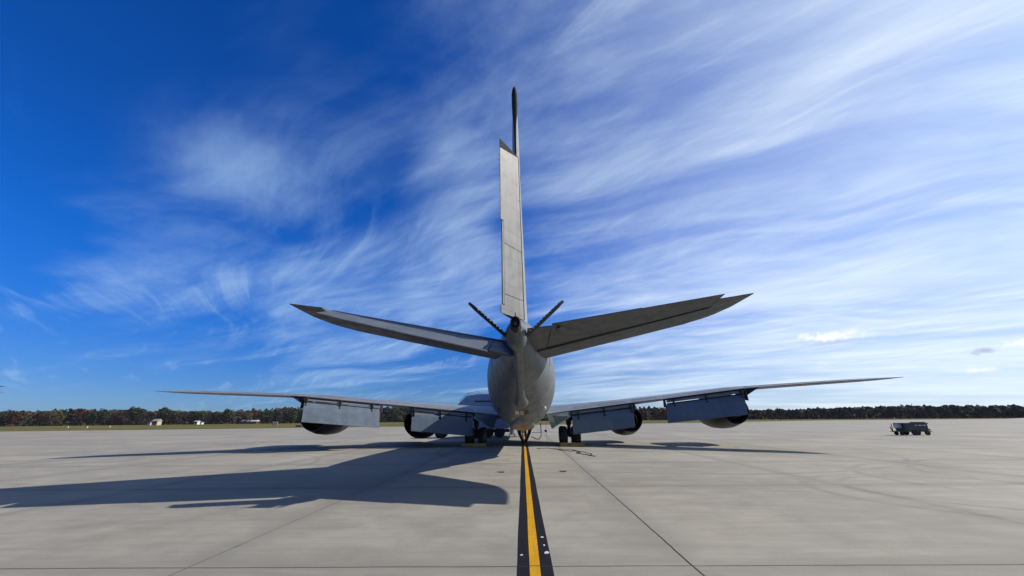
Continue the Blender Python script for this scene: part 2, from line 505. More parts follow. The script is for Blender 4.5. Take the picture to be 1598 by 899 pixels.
# ------------------------------------------------------------------ mesh helpers
class MB:
    def __init__(s):
        s.v, s.f, s.m = [], [], []

    def add(s, vs, fs, mi=0):
        o = len(s.v)
        s.v += [tuple(p) for p in vs]
        s.f += [tuple(i + o for i in q) for q in fs]
        s.m += [mi] * len(fs)

    def box(s, x0, x1, y0, y1, z0, z1, mi=0, mat=None):
        vs = [Vector((x, y, z)) for x in (x0, x1) for y in (y0, y1) for z in (z0, z1)]
        if mat is not None:
            vs = [mat @ v for v in vs]
        s.add(vs, [(0, 1, 3, 2), (4, 6, 7, 5), (0, 4, 5, 1), (2, 3, 7, 6), (0, 2, 6, 4), (1, 5, 7, 3)], mi)

    def loft(s, rings, cap0=True, cap1=True, closed=True, mi=0):
        n = len(rings[0])
        vs = [p for r in rings for p in r]
        fs = []
        for a in range(len(rings) - 1):
            for i in range(n if closed else n - 1):
                j = (i + 1) % n
                fs.append((a * n + i, a * n + j, (a + 1) * n + j, (a + 1) * n + i))
        if cap0:
            fs.append(tuple(range(n))[::-1])
        if cap1:
            fs.append(tuple((len(rings) - 1) * n + i for i in range(n)))
        s.add(vs, fs, mi)

    def tube(s, pts, r, n=8, mi=0, r1=None):
        pts = [Vector(p) for p in pts]
        rings = []
        for i, p in enumerate(pts):
            d = (pts[min(i + 1, len(pts) - 1)] - pts[max(i - 1, 0)]).normalized()
            a = d.cross(Vector((0, 0, 1)))
            if a.length < 1e-3:
                a = d.cross(Vector((1, 0, 0)))
            a.normalize()
            b = d.cross(a)
            rr = r if r1 is None else r + (r1 - r) * i / (len(pts) - 1)
            rings.append([p + a * cos(2 * pi * k / n) * rr + b * sin(2 * pi * k / n) * rr for k in range(n)])
        s.loft(rings, mi=mi)

    def lathe(s, prof, origin=(0, 0, 0), axis=(0, 1, 0), n=28, mi=0):
        """prof: (distance along axis, radius)"""
        o = Vector(origin); d = Vector(axis).normalized()
        a = d.cross(Vector((0, 0, 1)))
        if a.length < 1e-3:
            a = Vector((1, 0, 0))
        a.normalize(); b = d.cross(a)
        rings = [[o + d * t + a * cos(2 * pi * k / n) * r + b * sin(2 * pi * k / n) * r for k in range(n)] for t, r in prof]
        s.loft(rings, cap0=prof[0][1] > 1e-4, cap1=prof[-1][1] > 1e-4, mi=mi)

    def build(s, name, mats, parent=None, off=(0, 0, 0), angle=35, bevel=0):
        me = bpy.data.meshes.new(name)
        o_ = Vector(off)
        me.from_pydata([tuple(Vector(p) - o_) for p in s.v], [], s.f)
        if not isinstance(mats, (list, tuple)):
            mats = [mats]
        for q in mats:
            me.materials.append(q)
        me.polygons.foreach_set('material_index', s.m)
        bm = bmesh.new(); bm.from_mesh(me)
        bmesh.ops.remove_doubles(bm, verts=bm.verts, dist=1e-5)
        bmesh.ops.recalc_face_normals(bm, faces=bm.faces)
        if bevel:
            es = [e for e in bm.edges if len(e.link_faces) == 2 and e.calc_face_angle(0) > 0.6]
            bmesh.ops.bevel(bm, geom=es, offset=bevel, segments=2, affect='EDGES', clamp_overlap=True)
        bm.to_mesh(me); bm.free()
        if angle:
            me.polygons.foreach_set('use_smooth', [True] * len(me.polygons))
            me.set_sharp_from_angle(angle=radians(angle))
        o = bpy.data.objects.new(name, me)
        C.objects.link(o)
        if parent is not None:
            o.parent = parent
        return o


def tag(o, label=None, cat=None, group=None, kind=None):
    if label: o['label'] = label
    if cat: o['category'] = cat
    if group: o['group'] = group
    if kind: o['kind'] = kind
    return o


def empty(name, loc=(0, 0, 0), rot=(0, 0, 0)):
    o = bpy.data.objects.new(name, None)
    o.location = loc
    o.rotation_euler = rot
    o.empty_display_size = 0.5
    C.objects.link(o)
    return o


KIDS = {}
def copy_tree(o, parent=None):
    c = o.copy()
    C.objects.link(c)
    if parent is not None:
        c.parent = parent
    for ch in [q for q in list(o.children)]:
        copy_tree(ch, c)
    return c


# ------------------------------------------------------------------ ground
mb = MB()
S = 6000
mb.add([(-S, -S, -0.03), (S, -S, -0.03), (S, S, -0.03), (-S, S, -0.03)], [(0, 1, 2, 3)])
tag(mb.build('ground', M['grass'], angle=0), kind='structure')
mb = MB()
mb.add([(-700, -60, 0), (700, -60, 0), (700, 560, 0), (235, 205, 0), (150, 208, 0), (60, 149, 0), (43, 143, 0), (-121, 94, 0), (-500, -20, 0), (-700, -20, 0)], [(0, 1, 2, 3, 4, 5, 6, 7, 8, 9)])
tag(mb.build('apron', M['concrete'], angle=0), kind='structure')

XL = 0.135
def strip(name, mat, x0, x1, y0, y1, z, wav):
    b_ = MB()
    n = 60
    vs, fs = [], []
    for i in range(n + 1):
        t_ = (i / n) ** 2
        y = y0 + (y1 - y0) * t_
        w0 = wav * (0.5 * sin(y * 0.9 + x0 * 9) + 0.5 * sin(y * 2.3 + 1 + x0 * 5))
        w1 = wav * (0.5 * sin(y * 0.8 + x1 * 7 + 2) + 0.5 * sin(y * 2.1 + x1 * 3))
        base = XL + 0.003 * (y - 5)
        vs += [(base + x0 + w0, y, z), (base + x1 + w1, y, z)]
    for i in range(n):
        fs.append((2 * i, 2 * i + 1, 2 * i + 3, 2 * i + 2))
    b_.add(vs, fs)
    return tag(b_.build(name, mat, angle=0), kind='structure')
strip('line_border', M['lineb'], -0.217, 0.217, -4, 120, 0.004, 0.006)
strip('taxiway_line', M['liney'], -0.063, 0.063, -4, 120, 0.008, 0.005)

# pale paint chips and tape scraps on the black border
def chip(px_, py_, w_, l_, n=6, seed=0):
    rnd = random.Random(seed)
    b_ = MB()
    pts = []
    for k in range(n):
        a = 2 * pi * k / n
        rr = 0.55 + 0.75 * rnd.random()
        pts.append((px_ + cos(a) * w_ * rr, py_ + sin(a) * l_ * rr, 0.0125))
    lo = [(p[0], p[1], 0.009) for p in pts]
    b_.loft([lo, pts])
    return b_.build('paint_chip', M['white'], angle=0)
for i, (a, b_, w_, l_, lab) in enumerate([
        (0.255, 6.93, 0.026, 0.04, 'farthest white paint chip on the black border right of the yellow line'),
        (0.270, 6.52, 0.018, 0.035, 'small white paint chip between the farthest and the largest on the right border'),
        (0.275, 6.20, 0.036, 0.055, 'largest white paint chip on the black border right of the yellow line'),
        (-0.055, 6.10, 0.024, 0.03, 'white paint chip on the black border left of the yellow line')]):
    tag(chip(a + 0.03, b_, w_, l_, seed=i), lab, 'paint chip', 'white paint chips on the black line border')

# tie-down anchors
for i, (x, y) in enumerate([(-0.72, 14.8), (1.42, 14.9)]):
    r = empty('tie_down', (x, y, 0))
    b_ = MB(); b_.lathe([(0.0, 0.10), (0.006, 0.10), (0.0065, 0.085)], axis=(0, 0, 1), n=20); b_.build('socket', M['dark'], r)
    b_ = MB()
    b_.tube([(0.16 * cos(k * pi / 8) - 0.05, 0.05 * sin(k * pi / 8), 0.014) for k in range(9)], 0.010, 6)
    b_.build('ring', M['hotmetal'], r)
    tag(r, ['dark steel tie-down anchor set in the concrete left of the taxi line', 'dark steel tie-down anchor set in the concrete right of the taxi line'][i], 'tie-down', 'tie-down anchors in the apron')

# ------------------------------------------------------------------ the tanker
RA, AY = 0.0078, 30.0
OFF = (0, AY, 0)
ROOT = empty('tanker_aircraft', (0.075, AY, 0), (0, -RA, -0.003))
tag(ROOT, 'large grey four engined tanker aircraft parked over the yellow line, flaps down', 'aircraft')


def naca(s):
    return 5 * (0.2969 * sqrt(max(s, 0)) - 0.126 * s - 0.3516 * s * s + 0.2843 * s ** 3 - 0.1030 * s ** 4)


def foil(le, te, t, up=(0, 0, 1), s0=0.0, s1=1.0, n=12, camber=0.0, cut=None):
    """closed ring of an airfoil slice from chord fraction s0 to s1; t = full thickness"""
    le, te, up = Vector(le), Vector(te), Vector(up).normalized()
    ss = [s0 + (s1 - s0) * (0.5 - 0.5 * cos(pi * k / n)) if s0 == 0 else s0 + (s1 - s0) * k / n for k in range(n + 1)]
    top, bot = [], []
    for s_ in ss:
        h = max(naca(s_) * t, 0.012)
        c_ = camber * 4 * s_ * (1 - s_)
        p = le + (te - le) * s_
        top.append(p + up * (h + c_))
        bot.append(p + up * (-h + c_))
    return top + bot[::-1]


# fuselage -------------------------------------------------------------
FUS = [  # y, half width, top, bottom
    (50.55, 0.03, 3.05, 2.98), (50.3, 0.32, 3.35, 2.68), (49.7, 0.70, 3.80, 2.30), (48.8, 1.08, 4.25, 1.95), (47.6, 1.42, 4.85, 1.65),
    (46.2, 1.66, 5.30, 1.45), (44.5, 1.79, 5.48, 1.33), (42, 1.83, 5.52, 1.30), (36, 1.83, 5.52, 1.30), (30, 1.83, 5.52, 1.30),
    (25, 1.83, 5.52, 1.30), (22.6, 1.83, 5.52, 1.30), (21.4, 1.80, 5.52, 1.31), (20.4, 1.735, 5.52, 1.38), (19.2, 1.635, 5.50, 1.60), (18, 1.49, 5.45, 2.02), (17, 1.32, 5.38, 2.38),
    (16, 1.12, 5.30, 2.64), (15, 0.92, 5.17, 2.88), (14, 0.70, 5.10, 3.13), (13, 0.49, 4.95, 3.38), (12.2, 0.33, 4.66, 3.60), (11.6, 0.21, 4.54, 3.82), (11.2, 0.12, 4.45, 4.0), (11.05, 0.05, 4.38, 4.12)]
def fring(y, w, zt, zb, n=48):
    zc = (zt + zb) / 2 + 0.06 * (zt - zb); out = []
    for k in range(n):
        a = 2 * pi * k / n
        x = w * sin(a)
        z = zc + ((zt - zc) * cos(a) if cos(a) > 0 else (zc - zb) * cos(a))
        # double-lobe crease just below the middle
        out.append((x, y, z))
    return out
b_ = MB(); b_.loft([fring(*q) for q in FUS])
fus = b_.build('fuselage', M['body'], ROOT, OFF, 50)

def fus_at(y):
    for a, b in zip(FUS, FUS[1:]):
        if a[0] >= y >= b[0]:
            t_ = (a[0] - y) / (a[0] - b[0])
            return tuple(a[i] + (b[i] - a[i]) * t_ for i in range(4))
def fus_pt(y, a, out=0.0):
    """a: angle from top, to the right"""
    y, w, zt, zb = fus_at(y)
    zc = (zt + zb) / 2 + 0.06 * (zt - zb)
    return Vector(((w + out) * sin(a), y, zc + ((zt - zc + out) * cos(a) if cos(a) > 0 else (zc - zb + out) * cos(a))))
def patch(name, ys, as_, mat, out=0.006, parent=None, depth=0.02):
    b_ = MB()
    ny, na = 6, 6
    g1 = [[fus_pt(ys[0] + (ys[1] - ys[0]) * i / ny, as_[0] + (as_[1] - as_[0]) * j / na, out) for j in range(na + 1)] for i in range(ny + 1)]
    vs = [p for r in g1 for p in r]
    fs = [(i * (na + 1) + j, i * (na + 1) + j + 1, (i + 1) * (na + 1) + j + 1, (i + 1) * (na + 1) + j) for i in range(ny) for j in range(na)]
    b_.add(vs, fs)
    return b_.build(name, mat, parent or fus, OFF, 60)

for s_ in (-1, 1):
    # stabilizer trim slot and its scale marks
    patch('trim_slot', (16.5, 16.42), (s_ * 1.15, s_ * 1.75), M['black'], 0.012)
    patch('scuff_plate', (17.1, 16.6), (s_ * 1.05, s_ * 1.35), M['darkgrey'], 0.010)
    patch('trim_mark', (16.0, 15.9), (s_ * 1.35, s_ * 1.62), M['white'], 0.012)
    patch('trim_mark', (15.6, 15.5), (s_ * 1.40, s_ * 1.60), M['dark'], 0.013)
    for yy in (49.2, 48.7):
        patch('cockpit_window', (yy, yy - 0.4), (s_ * 0.35, s_ * 0.95), M['glass'], 0.01)
    # small round lamps low on the belly
    P = fus_pt(18.9, s_ * (pi - 0.70), 0.0)
    b_ = MB(); b_.lathe([(0.0, 0.10), (-0.06, 0.10), (-0.09, 0.06), (-0.095, 0.001)], P, (0, 1, 0), 14)
    b_.build('belly_lamp', M['white'] if s_ > 0 else M['darkgrey'], fus, OFF)
# boom operator's bay with three sighting windows
b_ = MB()
rings = []
for y, w, zc, h in [(22.6, 0.05, 1.36, 0.02), (21.8, 0.45, 1.32, 0.10), (20.9, 0.62, 1.36, 0.16), (20.1, 0.60, 1.50, 0.20), (19.3, 0.45, 1.70, 0.22), (18.7, 0.25, 1.88, 0.2), (18.4, 0.05, 1.98, 0.05)]:
    rings.append([(w * sin(2 * pi * k / 20), y, zc + h * cos(2 * pi * k / 20)) for k in range(20)])
b_.loft(rings)
pod = b_.build('boom_operator_bay', M['body'], ROOT, OFF, 50)
for a0_, a1_, mt_ in ((pi - 0.20, pi - 0.08, M['dark']), (pi - 0.045, pi + 0.045, M['metal']), (pi + 0.08, pi + 0.20, M['metal'])):
    patch('sighting_window', (18.25, 17.85), (a0_, a1_), mt_, 0.012)
for xx in (-0.5, 0.42):
    b_ = MB(); b_.box(xx - 0.012, xx + 0.012, 20.7, 21.0, 1.16, 1.32)
    b_.build('drain_mast', M['dark'], pod, OFF)

# boom -------------------------------------------------------------
BOOM0, BOOM1 = Vector((0.0, 17.0, 2.40)), Vector((-0.10, 9.75, 4.06))
bd = (BOOM1 - BOOM0).normalized()
bu = Vector((1, 0, 0)).cross(bd).normalized()
if bu.z < 0: bu = -bu
def bring(t_, w, h, n=20, du=0.0):
    p = BOOM0 + (BOOM1 - BOOM0) * t_ + bu * du
    return [p + Vector((1, 0, 0)) * w * sin(2 * pi * k / n) + bu * h * cos(2 * pi * k / n) for k in range(n)]
b_ = MB()
b_.loft([bring(*q) for q in [(-0.012, 0.20, 0.14), (0.0, 0.28, 0.24), (0.02, 0.30, 0.27), (0.05, 0.285, 0.26), (0.12, 0.21, 0.21), (0.2, 0.165, 0.18), (0.32, 0.15, 0.17), (0.7, 0.15, 0.16), (0.80, 0.17, 0.19),
        (0.86, 0.26, 0.30, 20, -0.03), (0.90, 0.29, 0.33, 20, -0.04), (0.94, 0.27, 0.28, 20, -0.03), (0.965, 0.20, 0.20), (0.975, 0.15, 0.16)]])
boom = b_.build('refuelling_boom', M['body'], ROOT, OFF, 40)
b_ = MB()
b_.loft([bring(0.97, 0.125, 0.17), bring(1.0, 0.135, 0.19), bring(1.005, 0.135, 0.19), bring(1.006, 0.11, 0.165), bring(0.99, 0.10, 0.155)])
b_.build('nozzle', M['black'], boom, OFF, 40)
b_ = MB(); b_.loft([bring(0.991, 0.05, 0.07), bring(0.998, 0.045, 0.065)])
b_.build('nozzle_core', M['darkgrey'], boom, OFF, 40)
b_ = MB(); p = BOOM1 + bu * 0.18
b_.tube([p, p + Vector((0, -0.02, 0.11))], 0.014, 6)
b_.build('nozzle_lug', M['dark'], boom, OFF)
for s_, root, tip in ((-1, (-0.30, 10.35, 3.77), (-1.36, 9.85, 4.66)), (1, (0.14, 10.35, 3.77), (1.20, 9.85, 4.66))):
    root, tip = Vector(root), Vector(tip)
    d = (tip - root).normalized()
    upv = Vector((0, -1, 0)).cross(d).normalized()
    b_ = MB(); rings = []
    for t_, c_, th in ((0, 0.55, 0.075), (0.85, 0.52, 0.07), (0.95, 0.40, 0.05), (1.0, 0.12, 0.02)):
        p = root + (tip - root) * t_
        le = p + Vector((0, 0.35, 0.05)); te = le + Vector((0, -c_, 0.0))
        if t_ > 0.9: le = te + Vector((0, c_ * 0.8, 0))
        rings.append(foil(le, te, th, upv, n=8))
    b_.loft(rings)
    rv = b_.build('ruddervator', M['dark_shade'], boom, OFF, 40)
    # worn pale stencil strokes along the trailing edge
    rnd = random.Random(5 + s_)
    for k in range(11):
        t0 = 0.12 + k * 0.072
        if s_ < 0 and k > 8: continue
        p = root + (tip - root) * t0 + Vector((0, -0.204, 0.045)) + upv * (rnd.random() - 0.5) * 0.008
        q = p + d * (0.028 + 0.03 * rnd.random()) + upv * (rnd.random() - 0.5) * 0.008
        b_ = MB()
        b_.tube([p, q], 0.007 + 0.006 * rnd.random(), 5)
        b_.build('stencil_mark', M['white'], rv, OFF)

# fin and rudder -------------------------------------------------------------
def lerp(a, b, t_): return Vector(a) + (Vector(b) - Vector(a)) * t_
HB, HT = Vector((0, 13.20, 5.00)), Vector((0, 11.52, 10.42))      # rudder hinge line
b_ = MB(); rings = []
for z, yl, yh in [(4.4, 19.4, 13.38), (5.1, 18.4, 13.17), (5.6, 17.6, 13.01), (8.0, 15.6, 12.27), (10.42, 13.6, 11.52)]:
    ch = (yl - yh) / 0.80
    rings.append(foil((0, yl, z), (0, yl - ch, z), 0.108 * ch, (1, 0, 0), 0, 0.80, 14))
b_.loft(rings)
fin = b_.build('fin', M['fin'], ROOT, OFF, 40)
b_ = MB(); rings = []
for z, yl, yh in [(10.44, 13.58, 11.50), (11.1, 13.1, 11.28), (11.8, 12.6, 11.05), (12.35, 12.1, 10.90)]:
    rings.append(foil((0, yl, z), (0, yh, z), 0.15 * (yl - yh), (1, 0, 0), 0, 0.97, 14))
b_.loft(rings)
b_.build('fin_cap', M['fin'], fin, OFF, 40)
# antenna fairing up the fin tip's rear edge; dark colour holds that edge's shade
b_ = MB()
b_.loft([[(w * sin(2 * pi * k / 14), 11.46 - 0.33 * (z - 10.44) + dy * cos(2 * pi * k / 14), z) for k in range(14)] for z, w, dy in
         [(10.46, 0.03, 0.03), (11.0, 0.035, 0.035), (11.5, 0.05, 0.05), (11.8, 0.085, 0.09), (12.1, 0.10, 0.12), (12.45, 0.10, 0.14), (12.62, 0.075, 0.12), (12.70, 0.03, 0.06)]])
b_.build('tip_antenna', M['dark_shade'], fin, OFF, 60)
b_ = MB(); b_.lathe([(0, 0.01), (0.3, 0.05), (0.8, 0.085), (2.0, 0.10), (2.3, 0.07), (2.4, 0.01)], (0, 13.3, 12.45), (0, -1, 0), 14)
b_.build('probe', M['dark_shade'], fin, OFF)
RD = radians(27.5)
def rud(z, f):
    """point on the rudder at height z and chord fraction f (0 hinge .. 1 trailing edge)"""
    t_ = (z - HB.z) / (HT.z - HB.z)
    hp = HB + (HT - HB) * t_
    ch = 1.26 + (1.10 - 1.26) * t_
    return hp + Vector((-sin(RD), -cos(RD), 0)) * ch * f
ndir = Vector((cos(RD), -sin(RD), 0))
def rring(z, zoff=0.0, f0=0.0, f1=1.0, t0=0.20, t1=0.02, dz=0.0):
    ps = []
    for side in (1, -1):
        fr = [f0, f0 + (f1 - f0) * .5, f1] if side > 0 else [f1, f0 + (f1 - f0) * .5, f0]
        for f in fr:
            th = t0 + (t1 - t0) * f
            p = rud(z, f) + ndir * side * th / 2
            p.z += dz * f
            ps.append(p)
    return ps
b_ = MB()
tt = lambda z: 0.34 + (0.17 - 0.34) * (z - 5.0) / 5.4
zs = [(4.55, -0.10), (4.75, 0), (5.15, 0)]
# lower section full chord, middle notched for the tab, upper full chord
b_.loft([rring(4.97, t0=tt(5)), rring(5.24, t0=tt(5.2))])
b_.loft([rring(5.24, t0=tt(5.2), f1=0.86), rring(7.90, t0=tt(7.9), f1=0.86)])
b_.loft([rring(7.90, t0=tt(7.9)), rring(10.38, t0=tt(10.4), dz=-0.28)])
rudder = b_.build('rudder', M['fin'], ROOT, OFF, 30)
b_ = MB(); b_.loft([rring(5.27, t0=tt(5.2), f0=0.87, f1=0.93), rring(7.87, t0=tt(7.9), f0=0.87, f1=0.93)])
b_.build('rudder_tab', M['fin'], rudder, OFF, 30)
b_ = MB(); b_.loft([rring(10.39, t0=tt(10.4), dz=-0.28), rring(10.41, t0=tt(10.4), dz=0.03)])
b_.build('rudder_top_shade', M['dark_shade'], rudder, OFF, 30)  # dark wedge: shade at the rudder top put into the colour
b_ = MB(); b_.loft([rring(7.88, f0=0.84, f1=1.0, t0=tt(7.9) + 0.01), rring(7.91, f0=0.84, f1=1.0, t0=tt(7.9) + 0.01)])
b_.build('tab_end_seal', M['dark'], rudder, OFF, 30)
# static discharge wicks (short combs at the trailing edge)
for z in [5.0 + 0.052 * k for k in range(5)] + [8.0 + 0.16 * k for k in range(13)]:
    p = rud(z, 0.985) - ndir * 0.005
    b_ = MB(); b_.tube([p + ndir * 0.03 + Vector((0.10, 0.18, 0.06)), p + Vector((-0.05, -0.09, -0.05))], 0.008, 5)
    b_.build('static_wick', M['dark'], rudder, OFF)
# seams: dark strip along the hinge gap
b_ = MB(); b_.loft([[HB + Vector((dx, dy, 0.0)) for dx, dy in ((tt(5) / 2 + 0.01, 0.01), (tt(5) / 2 + 0.012, 0.07), (-tt(5) / 2, 0.07), (-tt(5) / 2, 0.01))],
                    [HT + Vector((dx, dy, 0.0)) for dx, dy in ((tt(10.4) / 2 + 0.006, 0.01), (tt(10.4) / 2 + 0.008, 0.05), (-tt(10.4) / 2, 0.05), (-tt(10.4) / 2, 0.01))]])
b_.build('hinge_seal', M['dark'], fin, OFF)
for z in (5.6, 7.2, 8.9):
    b_ = MB()
    p0, p1 = rud(z, 0.0), rud(z, 0.83)
    b_.tube([p0 + ndir * (tt(z) / 2 + 0.004), p1 + ndir * ((tt(z) * 0.17 + 0.017) / 2 + 0.006)], 0.007, 4)
    b_.build('skin_seam', M['darkgrey'], rudder, OFF)

# stabilizers -------------------------------------------------------------
zs_ = lambda x: 4.14 + 0.115 * (x - 0.5)
SLE = [(0.2, 16.75), (0.94, 16.2), (3.86, 14.08), (5.45, 12.85), (5.75, 12.5), (6.0, 12.0), (6.15, 11.35), (6.22, 10.4)]
def yle_s(x):
    for a, c_ in zip(SLE, SLE[1:]):
        if a[0] <= x <= c_[0]:
            return a[1] + (c_[1] - a[1]) * (x - a[0]) / (c_[0] - a[0])
    return SLE[-1][1]
yh_s = lambda x: 13.68 - 0.585 * (x - 0.4) - (0.10 * max(0, x - 4.3) ** 2)
yte_s = lambda x: 10.95 - 0.235 * (x - 0.3)
yt_s = lambda x: 9.85 - 0.09 * x + 0.02 * x
for s_ in (-1, 1):
    b_ = MB(); rings = []
    for x in (0.22, 0.6, 1.0, 1.7, 2.4, 3.2, 4.0, 4.7, 5.36):
        yl, yh = yle_s(x), yh_s(x)
        ch = yl - yte_s(x)
        z = zs_(x)
        rings.append(foil((s_ * x, yl, z), (s_ * x, yte_s(x), z), 0.092 * ch, (0, 0, 1), 0, (yl - yh) / ch, 12))
    b_.loft(rings)
    # the raked tip runs to the trailing edge
    rings = []
    for x, yt in ((5.365, 10.05), (5.55, 10.05), (5.75, 10.03), (5.95, 10.0), (6.12, 10.0), (6.22, 10.02)):
        yl = yle_s(x)
        z = zs_(x)
        rings.append(foil((s_ * x, yl, z), (s_ * x, yt, z), 0.09 * max(yl - yt, 0.2), (0, 0, 1), 0, 0.97, 12))
    b_.loft(rings)
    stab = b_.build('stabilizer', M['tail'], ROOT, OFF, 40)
    droop = radians(14.5) if s_ < 0 else radians(-1.5)
    b_ = MB(); rings = []
    for x in (0.92, 1.6, 2.4, 3.3, 3.31, 4.0, 4.7, 5.33):
        yh = yh_s(x) - 0.02
        te = yte_s(x) - (0.06 if x < 3.305 else 0.0)
        ch = yh - te
        z = zs_(x)
        th = 0.165 - 0.018 * x
        r_ = []
        for f, hh in ((0, 1.0), (0.3, 0.75), (0.7, 0.38), (1.0, 0.10)):
            r_.append(Vector((s_ * x, yh - ch * f * cos(droop), z - ch * f * sin(droop) + th * hh)))
        for f, hh in ((1.0, 0.10), (0.7, 0.38), (0.3, 0.75), (0, 1.0)):
            r_.append(Vector((s_ * x, yh - ch * f * cos(droop), z - ch * f * sin(droop) - th * hh)))
        rings.append(r_)
    b_.loft(rings)
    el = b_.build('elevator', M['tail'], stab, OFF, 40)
    # fixed inboard trailing piece beside the tail cone
    b_ = MB(); rings = []
    for x in (0.22, 0.90):
        yh = yh_s(x) - 0.01
        q_ = Vector((s_ * x, yh - (yh - 10.98) * cos(droop), zs_(x) - (yh - 10.98) * sin(droop)))
        rings.append([Vector((s_ * x, yh, zs_(x) + 0.16)), q_ + Vector((0, 0, 0.02)), q_ - Vector((0, 0, 0.02)), Vector((s_ * x, yh, zs_(x) - 0.16))])
    b_.loft(rings)
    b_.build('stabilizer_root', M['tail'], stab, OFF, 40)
    # dark hinge gap seen from below
    b_ = MB()
    pts = [Vector((s_ * x, yh_s(x) - 0.01, zs_(x) - (0.165 - 0.018 * x) - 0.012)) for x in (0.9, 2, 3.2, 4.2, 5.3)]
    b_.tube(pts, 0.022, 5)
    b_.build('hinge_gap', M['dark'], stab, OFF)
    # trim tab step and fairings
    for x, w in ((1.12, 0.05),):
        b_ = MB(); yy = yte_s(x) + 0.45
        dz = -(yh_s(x) - yy) * sin(droop)
        b_.box(s_ * x - w, s_ * x + w, yy - 0.25, yy + 0.25, zs_(x) + dz - 0.08, zs_(x) + dz - 0.04)
        b_.build('tab_fairing', M['darkgrey'], el, OFF, bevel=0.012)
    for k in range(7):
        x = 3.4 + 0.28 * k
        yy = yte_s(x) + 0.02
        b_ = MB(); zz = zs_(x) - (yh_s(x) - yy) * sin(droop)
        b_.tube([(s_ * x, yy + 0.1, zz), (s_ * x, yy - 0.07, zz + 0.003)], 0.003, 4)
        b_.build('static_wick', M['dark'], el, OFF)

# wings -------------------------------------------------------------
TEZ = [(1.4, 2.0), (3.4, 2.24), (7.5, 2.68), (9.4, 2.86), (13.5, 3.30), (17, 3.42), (19.94, 3.50)]
def interp(tab, x):
    if x <= tab[0][0]: return tab[0][1]
    for a, c_ in zip(tab, tab[1:]):
        if a[0] <= x <= c_[0]:
            return a[1] + (c_[1] - a[1]) * (x - a[0]) / (c_[0] - a[0])
    return tab[-1][1]
TEY = [(1.0, 28.95), (3.4, 28.75), (7.0, 27.85), (7.6, 27.72), (19.94, 21.35)]
LEY = [(1.0, 37.9), (19.0, 24.0), (19.5, 23.3), (19.8, 22.5), (19.94, 21.75)]
wte = lambda x: Vector((x, interp(TEY, x), interp(TEZ, x)))
def wle(x):
    y = interp(LEY, x)
    ch = y - interp(TEY, x)
    return Vector((x, y, interp(TEZ, x) + 0.035 * ch))
FLAPS = [('inboard', 3.45, 7.55), ('outboard', 9.35, 13.45)]
def wing_ring(s_, x, cut):
    le, te = wle(x), wte(x)
    ch = le.y - te.y
    t_ = (0.115 - 0.03 * min(1, x / 14)) * ch
    le.x *= s_; te.x *= s_
    return foil(le, te, t_, (0, 0, 1), 0, cut, 14, camber=0.0)
